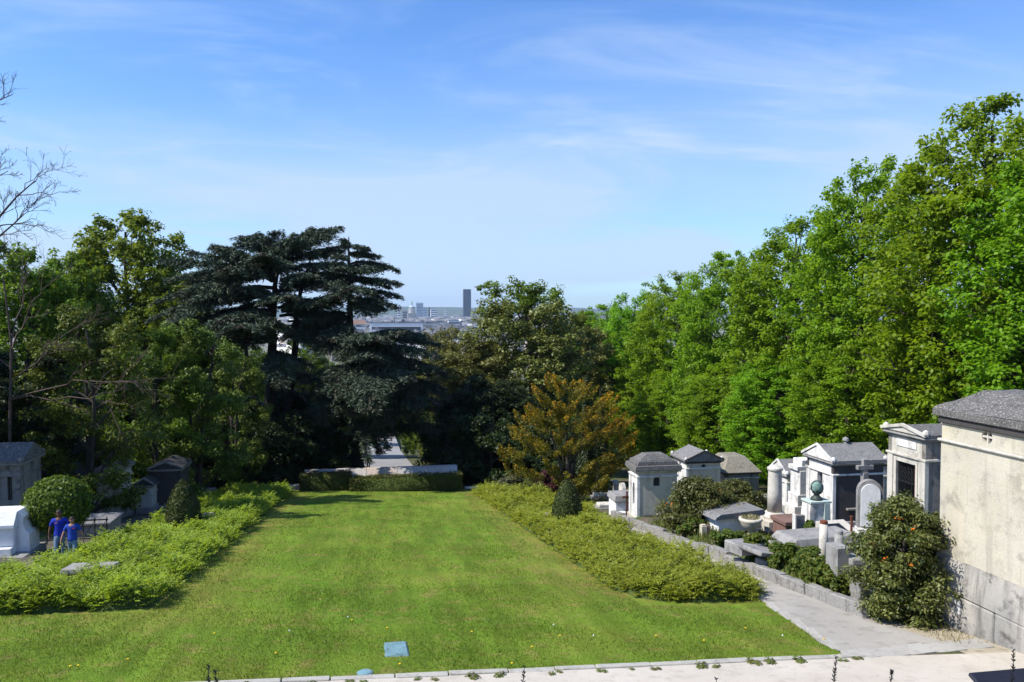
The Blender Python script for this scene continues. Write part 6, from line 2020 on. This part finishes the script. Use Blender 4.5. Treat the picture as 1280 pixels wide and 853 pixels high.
def person(label, loc, rotz, h, shirt, legs, skin, hair, stride=0.16, hairlen=0.0, group=None, emb=None, arm_out=0.05, broad=1.0):
    root = thing('person', label, 'person', loc, rotz, group)
    s = h / 1.75
    V_, E_ = [], []

    def chain(pts, start=None):
        prev = start
        for co, r_ in pts:
            V_.append((Vector(co) * s, tuple(q * s for q in r_) if isinstance(r_, tuple) else r_ * s))
            if prev is not None: E_.append((prev, len(V_) - 1))
            prev = len(V_) - 1
        return prev
    b = broad
    pel = chain([((0, 0, 0.95), (0.135 * b, 0.10))])
    che = chain([((0, 0.005, 1.10), (0.125 * b, 0.095)), ((0, 0.0, 1.28), (0.145 * b, 0.105)), ((0, 0.01, 1.40), (0.12 * b, 0.085))], pel)
    chain([((0, 0.0, 1.49), 0.052), ((0, -0.012, 1.545), 0.062), ((0, -0.018, 1.60), 0.082), ((0, -0.012, 1.67), 0.088), ((0, -0.005, 1.725), 0.058)], che)
    for sx, fw_ in ((-1, -stride), (1, stride)):
        chain([((sx * 0.095, 0, 0.86), 0.088), ((sx * 0.10, fw_ * 0.55 - 0.02, 0.50), 0.058), ((sx * 0.10, fw_ * 0.75, 0.32), 0.054), ((sx * 0.10, fw_ + 0.03, 0.09), 0.040), ((sx * 0.105, fw_ - 0.03, 0.045), 0.040), ((sx * 0.11, fw_ - 0.13, 0.035), 0.034)], pel)
        sw = -fw_ * 0.7
        wr = (sx * (0.245 + arm_out) * b, sw - 0.03, 0.86)
        hand = chain([((sx * 0.165 * b, 0.01, 1.405), 0.062), ((sx * 0.215 * b, 0.015, 1.27), 0.047), ((sx * (0.235 + arm_out * 0.6) * b, 0.015 + sw * 0.35, 1.10), 0.041), ((sx * (0.243 + arm_out * 0.8) * b, sw * 0.7 - 0.01, 0.98), 0.036), (wr, 0.026), ((wr[0], wr[1] - 0.012, 0.80), (0.020, 0.034))], che)
        for k, (dy, ln) in enumerate(((-0.030, 0.070), (-0.010, 0.082), (0.010, 0.076), (0.028, 0.060))):
            chain([((wr[0] + sx * 0.002, wr[1] - 0.012 + dy, 0.765), 0.0095), ((wr[0] - sx * 0.008, wr[1] - 0.016 + dy * 1.1, 0.765 - ln * 0.55), 0.0085), ((wr[0] - sx * 0.022, wr[1] - 0.02 + dy * 1.1, 0.765 - ln), 0.007)], hand)
        chain([((wr[0] - sx * 0.006, wr[1] - 0.048, 0.80), 0.0105), ((wr[0] - sx * 0.014, wr[1] - 0.062, 0.765), 0.009)], hand)
    skin_mesh('body', V_, E_, pel, skin, root)
    # nose, ears, eyes
    f = MB()
    f.tube([(0, -0.092 * s, 1.645 * s), (0, -0.112 * s, 1.612 * s), (0, -0.094 * s, 1.600 * s)], [0.008 * s, 0.016 * s, 0.010 * s], 6)
    for sx in (-1, 1):
        f.lathe([(0.010 * s, 1.59 * s), (0.018 * s, 1.62 * s), (0.010 * s, 1.65 * s)], 6, (sx * 0.088 * s, 0.0))
    f.build('nose_and_ears', skin, root, smooth=True)
    ey = MB()
    for sx in (-1, 1):
        ey.box((sx * 0.032 - 0.012) * s, (sx * 0.032 + 0.012) * s, -0.099 * s, -0.085 * s, 1.636 * s, 1.648 * s)
    ey.box(-0.022 * s, 0.022 * s, -0.097 * s, -0.085 * s, 1.566 * s, 1.573 * s)
    ey.build('eyes_and_mouth', M['hair'], root)
    # hair: a cap over the crown and the back of the head
    hb = MB()
    bmesh.ops.create_uvsphere(hb.bm, u_segments=18, v_segments=12, radius=1.0)
    for v in hb.bm.verts:
        q = v.co.copy()
        wav = 1 + 0.035 * math.sin(q.x * 17 + q.z * 9) * math.sin(q.y * 13)
        z_ = 1.672 + q.z * 0.093 * wav
        if q.y < -0.15: z_ = max(z_, 1.672 + 0.012)          # fringe above the forehead
        elif q.y > 0.2: z_ -= hairlen * max(0, -q.z)
        v.co = Vector((q.x * 0.101 * wav, q.y * 0.106 * wav + 0.002, z_)) * s
    hb.build('hair', hair, root, smooth=True)
    # shirt: torso and short sleeves
    SV, SE = [], []

    def add(pts, start=None):
        prev = start
        for co, r_ in pts:
            SV.append((Vector(co) * s, tuple(q * s for q in r_) if isinstance(r_, tuple) else r_ * s))
            if prev is not None: SE.append((prev, len(SV) - 1))
            prev = len(SV) - 1
        return prev
    t0 = add([((0, 0, 0.78), (0.182 * b, 0.145)), ((0, 0, 0.92), (0.172 * b, 0.135))])
    t1 = add([((0, 0.003, 1.08), (0.155 * b, 0.120)), ((0, 0.0, 1.28), (0.165 * b, 0.122)), ((0, 0.01, 1.41), (0.125 * b, 0.096))], t0)
    add([((0, 0.005, 1.465), 0.072)], t1)
    for sx in (-1, 1):
        add([((sx * 0.165 * b, 0.01, 1.405), 0.078), ((sx * 0.212 * b, 0.015, 1.29), 0.070), ((sx * (0.228 + arm_out * 0.4) * b, 0.015, 1.19), 0.066)], t1)
    sh = skin_mesh('shirt', SV, SE, 0, shirt, root)
    if emb:
        MB().box((emb[1] - 0.035) * s, (emb[1] + 0.035) * s, -0.138 * s, -0.120 * s, 1.315 * s, 1.345 * s, 0.003).build('emblem', emb[0], sh)
    # trousers and shoes
    TV = [(Vector((0, 0, 0.99)) * s, (0.140 * b * s, 0.112 * s)), (Vector((0, 0, 0.90)) * s, (0.146 * b * s, 0.118 * s))]
    TE = [(0, 1)]
    for sx, fw_ in ((-1, -stride), (1, stride)):
        n0 = len(TV)
        TV += [(Vector((sx * 0.098, fw_ * 0.15, 0.74)) * s, 0.094 * s), (Vector((sx * 0.10, fw_ * 0.55 - 0.02, 0.50)) * s, 0.076 * s), (Vector((sx * 0.10, fw_ + 0.02, 0.11)) * s, 0.066 * s)]
        TE += [(1, n0), (n0, n0 + 1), (n0 + 1, n0 + 2)]
    skin_mesh('trousers', TV, TE, 0, legs, root)
    for sx, fw_ in ((-1, -stride), (1, stride)):
        skin_mesh('shoe', [(Vector((sx * 0.10, fw_ + 0.04, 0.05)) * s, 0.050 * s), (Vector((sx * 0.108, fw_ - 0.06, 0.045)) * s, 0.046 * s), (Vector((sx * 0.115, fw_ - 0.17, 0.035)) * s, 0.036 * s)], [(0, 1), (1, 2)], 0, M['shoe'], root)
    return root


c = ground(75, 700)
person('taller person in a blue t-shirt and jeans walking towards the lawn', (c.x, c.y, g(c.x, c.y)), 0.25, 1.80, M['blue_cloth'], M['denim'], M['skin_dark'], M['hair'], 0.15, emb=(M['emblem'], -0.085), broad=1.12)
c = ground(91, 703)
person('shorter person in a blue polo shirt looking down beside the taller one', (c.x, c.y, g(c.x, c.y)), 0.10, 1.62, M['blue_cloth_b'], M['denim'], M['skin'], M['hair'], -0.14, 0.06, emb=(M['emblem_red'], 0.08), broad=1.12, arm_out=0.08)
for px, Y, shirt, lab in ((453, 84, 'red_cloth', 'tiny far person in red on the avenue beyond the parapet'), (460.5, 88, 'black_cloth', 'tiny far person in black on the avenue beyond the parapet')):
    X = at(px, 580, Y).x
    person(lab, (X, Y, g(X, Y) + 0.05), 0.0, 1.75, M[shirt], M['black_cloth'], M['skin'], M['hair'], 0.1)

# ------------------------------------------------------------------ the city on the plain
CZ = lambda X, Y: g(X, Y)
rc = random.Random(17)


def block_mesh(name, w, d, h, kind, wins=True):
    mb_ = MB()
    mb_.box(-w / 2, w / 2, -d / 2, d / 2, -6, h)
    me = mb_.mesh(name)
    return me


def city_block(kind):
    """unit block (1 x 1 x 1) with window rows set back, and a mansard, hip or flat roof above"""
    b = MB()
    if kind == 'flat':
        b.box(-0.5, 0.5, -0.5, 0.5, -0.5, 1.0)
        nw = len(b.bm.faces)
        b.box(-0.52, 0.52, -0.52, 0.52, 1.001, 1.04)
        b.box(-0.2, 0.1, -0.2, 0.2, 1.041, 1.16)
    elif kind == 'mansard':
        b.box(-0.5, 0.5, -0.5, 0.5, -0.5, 0.82)
        nw = len(b.bm.faces)
        b.box(-0.52, 0.52, -0.52, 0.52, 0.821, 1.08, taper=0.72)
        for x_ in (-0.38, 0.3):
            b.box(x_, x_ + 0.07, -0.3, 0.3, 1.0, 1.24)
    else:
        b.box(-0.5, 0.5, -0.5, 0.5, -0.5, 0.85)
        nw = len(b.bm.faces)
        b.prism([(-0.53, 0.851), (0, 1.18), (0.53, 0.851)], 'x', -0.52, 0.52)
    b.bm.faces.ensure_lookup_table()
    for i, f_ in enumerate(b.bm.faces):
        f_.material_index = 0 if i < nw else 1
    for r0 in range(4 if kind != 'hip' else 3):                   # window bands
        z0_ = 0.10 + r0 * 0.19
        for c_ in range(6):
            n0 = len(b.bm.faces)
            b.box(-0.44 + c_ * 0.155, -0.44 + c_ * 0.155 + 0.055, -0.506, -0.49, z0_, z0_ + 0.08)
            b.bm.faces.ensure_lookup_table()
            for f_ in list(b.bm.faces)[n0:]: f_.material_index = 2
    return b.mesh('city_block_' + kind)


variants = []
for kind in ('flat', 'mansard', 'hip'):
    me = city_block(kind)
    for _ in range(3): me.materials.append(None)
    variants.append(me)
walls = ['city_white', 'city_wall', 'city_beige', 'city_white', 'city_wall']
spots = []
D_ = 800.0
while D_ < 7200:
    x0, x1 = at(355, 420, D_).x, at(760, 420, D_).x
    st = 22 + D_ * 0.010
    x = x0 + rc.uniform(0, st)
    while x < x1:
        w = rc.uniform(0.55, 0.95) * st * rc.choice((0.8, 1, 1, 1.3))
        spots.append((x, D_ + rc.uniform(-0.3, 0.3) * st, w, rc.uniform(12, 22) * rc.choice((0.9, 1, 1, 1, 1.15)) + (8 if rc.random() < 0.04 else 0)))
        x += w + rc.uniform(2, 0.35 * st)
    D_ += st * rc.uniform(0.95, 1.25)
in_gap = [s for s in spots if 385 < 467 + (s[0] / s[1]) * 980 * 1.02 < 632]
first = sorted(in_gap, key=lambda s: -s[2] * s[3] / s[1] ** 2)[:290]
fs_ = set(first)
kind_lab = ('pale flat roofed city building far beyond the trees', 'pale city building with grey mansard roof far beyond the trees', 'city building with tiled pitched roof far beyond the trees')
for (X, Y, w, h) in first:
    k_ = rc.choice((0, 0, 0, 1, 1, 1, 2))
    o = link('city_building', variants[k_], None, (X, Y, CZ(X, Y)), rc.uniform(0.1, 1.5))
    o.scale = (w, w * rc.uniform(0.5, 0.9), h)
    for i, mm in enumerate((M[rc.choice(walls)], M['city_roof'] if k_ < 2 or rc.random() < 0.8 else M['city_roof_red'], M['window_dark'])):
        o.material_slots[i].link = 'OBJECT'
        o.material_slots[i].material = mm
    tag(o, kind_lab[k_], 'building', 'city buildings of the far plain')
# the rest of the city, too small to tell apart
V_, F_, M_ = [], [], []
quad = np.array([[0, 1, 5, 4], [1, 2, 6, 5], [2, 3, 7, 6], [3, 0, 4, 7], [4, 5, 6, 7]])
n0 = 0
for s in spots:
    if s in fs_: continue
    X, Y, w, h = s
    z = CZ(X, Y)
    a = rc.uniform(0.1, 1.5)
    d = w * rc.uniform(0.5, 0.9)
    k_ = rc.uniform(0.55, 1.0)
    mi = rc.choice((0, 0, 1, 2))
    for z0, z1, t0, t1, m0, m1 in ((z - 6, z + h * 0.85, 1, 1, mi, mi), (z + h * 0.851, z + h * 1.08, 1.03, k_, 3, 3 if rc.random() < 0.6 else mi)):
        vs = []
        for zz2, t in ((z0, t0), (z1, t1)):
            for sx, sy in ((-1, -1), (1, -1), (1, 1), (-1, 1)):
                lx, ly = sx * w / 2 * t, sy * d / 2 * t
                vs.append((X + lx * math.cos(a) - ly * math.sin(a), Y + lx * math.sin(a) + ly * math.cos(a), zz2))
        V_.append(np.array(vs)); F_.append(quad + n0); M_ += [m0] * 4 + [m1]
        n0 += 8
tag(link('distant_rooftops', np_mesh('distant_rooftops', np.concatenate(V_), np.concatenate(F_), M_), mats=[M['city_white'], M['city_wall'], M['city_beige'], M['city_roof']]),
    'mass of small pale roofs and walls of the far city', 'rooftops', kind='stuff')

# landmarks, each at its own distance
def skyscraper():
    Y = 5600.0
    a, b = at(579.0, 395, Y), at(588.6, 395, Y)
    zt = at(584, 361.8, Y).z
    X = (a.x + b.x) / 2
    z0 = CZ(X, Y)
    w = b.x - a.x
    root = thing('skyscraper', 'single tall dark tower rising above the far city', 'tower', (X, Y, z0), -0.02)
    H = zt - z0
    n = 7
    pts = [(-w / 2, -14), (-w * 0.25, -18), (w * 0.25, -18), (w / 2, -14), (w / 2, 14), (w * 0.25, 18), (-w * 0.25, 18), (-w / 2, 14)]
    MB().prism(pts, 'z', -5, H - 9).build('shaft', M['tower_glass'], root)
    MB().prism([(x_ * 1.01, y_ * 1.01) for x_, y_ in pts], 'z', H - 8.9, H - 5).build('band', M['tower_edge'], root)
    MB().prism([(x_ * 0.97, y_ * 0.97) for x_, y_ in pts], 'z', H - 4.9, H).build('crown', M['tower_edge'], root)
    for i in range(9):
        x_ = -w / 2 + (i + 0.5) * w / 9
        MB().box(x_ - 0.5, x_ + 0.5, -18.9, -18.05 if abs(x_) < w * 0.25 else -15.0, 0, H - 9.2).build('mullion', M['tower_edge'], root)


skyscraper()
Yd = 4200.0
a = at(515, 395, Yd)
z0 = CZ(a.x, Yd)
zt = at(515, 377.0, Yd).z - z0
k = Yd / F_PX
dm = thing('domed_church', 'pale domed church with a small lantern in the far city', 'church', (a.x, Yd, z0))
rr_ = 3.6 * k
MB().box(-rr_ * 1.5, rr_ * 1.5, -rr_ * 1.4, rr_ * 1.4, -5, zt * 0.42).build('nave', M['city_beige'], dm)
MB().lathe([(rr_, zt * 0.421), (rr_, zt * 0.68), (rr_ * 1.06, zt * 0.685), (rr_ * 1.06, zt * 0.70)], 20).build('drum', M['city_beige'], dm)
MB().lathe([(rr_ * math.cos(t), zt * 0.701 + rr_ * 0.78 * math.sin(t)) for t in np.linspace(0, 1.35, 7)], 20).build('dome', M['blue_facade'], dm, smooth=True)
MB().lathe([(rr_ * 0.2, zt * 0.701 + rr_ * 0.75), (rr_ * 0.2, zt * 0.96), (1, zt * 1.03)], 10).build('lantern', M['city_beige'], dm)
for i in range(12):
    an = 2 * PI * i / 12
    MB().lathe([(1.2, zt * 0.43), (1.2, zt * 0.675)], 6, (rr_ * 1.06 * math.cos(an), rr_ * 1.06 * math.sin(an))).build('column', M['city_white'], dm)


def slab_block(label, x0, x1, yt, Y, mat, name='office_block', rows=6, cols=6, depth=0.5):
    a, b = at(x0, 395, Y), at(x1, 395, Y)
    X = (a.x + b.x) / 2
    z0 = CZ(X, Y)
    w, H = b.x - a.x, at((x0 + x1) / 2, yt, Y).z - z0
    root = thing(name, label, 'building', (X, Y, z0))
    d = w * depth
    MB().box(-w / 2, w / 2, -d / 2, d / 2, -5, H).build('wall', M[mat], root)
    MB().box(-w / 2 - 0.4, w / 2 + 0.4, -d / 2 - 0.4, d / 2 + 0.4, H + 0.01, H + 1.2).build('roof', M['city_roof'], root)
    m_ = MB().box(-0.5, 0.5, -0.4, 0.4, -0.5, 0.5).mesh('window')
    m_.materials.append(M['window_dark'])
    for r0 in range(rows):
        o = link('window', m_, root, (0, -d / 2, H * (0.12 + 0.84 * (r0 + 0.5) / rows)))
        o.scale = (w * 0.92, 1, H * 0.36 / rows)


slab_block('pale blue high rise block just right of the domed church', 520, 529, 379, 4700, 'blue_facade', rows=10)
slab_block('white low slab block between the high rise and the dark tower', 538, 547.5, 386.5, 5000, 'city_white', rows=5)
slab_block('dark slim block left of the white low slab', 535.5, 538.2, 385, 5100, 'tower_glass', rows=5)
slab_block('small pale block left of the dark tower', 556, 558.5, 387, 5000, 'city_white', rows=5)
slab_block('dark blue low block right of the dark tower', 599, 607.5, 391.5, 4300, 'blue_facade', rows=4)
slab_block('white low block at the far right of the city view', 608.5, 616, 392, 3800, 'city_white', rows=4)
slab_block('pale block at the left end of the skyline beside the cedar', 497, 501, 386.5, 3600, 'city_white', rows=5)
slab_block('pale slab at the left of the domed church', 503, 509, 389, 3900, 'city_beige', rows=4)
slab_block('small blue grey tower behind the white low slab', 529, 534, 385, 5600, 'blue_facade', rows=6)
slab_block('long white building with a row of windows just above the cedar bough', 462, 528, 404, 1150, 'city_white', rows=2, depth=0.2)
slab_block('white gable building below the dark tower', 560, 574, 401, 1900, 'city_white', rows=3)
# church with pointed spire among the roofs
Ys = 1500.0
a = at(492.5, 402, Ys)
z0 = CZ(a.x, Ys)
zt = at(492.5, 395, Ys).z - z0
chs = thing('church_spire', 'thin pale church spire standing among the nearer roofs', 'church', (a.x, Ys, z0))
MB().box(-2.2, 2.2, -2.2, 2.2, -4, zt * 0.66).build('tower', M['city_white'], chs)
MB().lathe([(2.3, zt * 0.661), (0.2, zt)], 8).build('spire', M['city_roof'], chs)

# the thin haze of the city air: one closed box round everything
hz = MB().box(-9500, 9500, -70, 12500, -66, 235).build('haze', None)
hz.data.materials.clear()
hm, hnt, hout = new_mat('haze')
pv = hnt.nodes.new('ShaderNodeVolumePrincipled')
pv.inputs['Color'].default_value = (0.55, 0.74, 1.0, 1)
pv.inputs['Density'].default_value = 0.00005
pv.inputs['Anisotropy'].default_value = 0.2
hnt.links.new(pv.outputs[0], hout.inputs['Volume'])
hz.data.materials.append(hm)
tag(hz, kind='stuff')
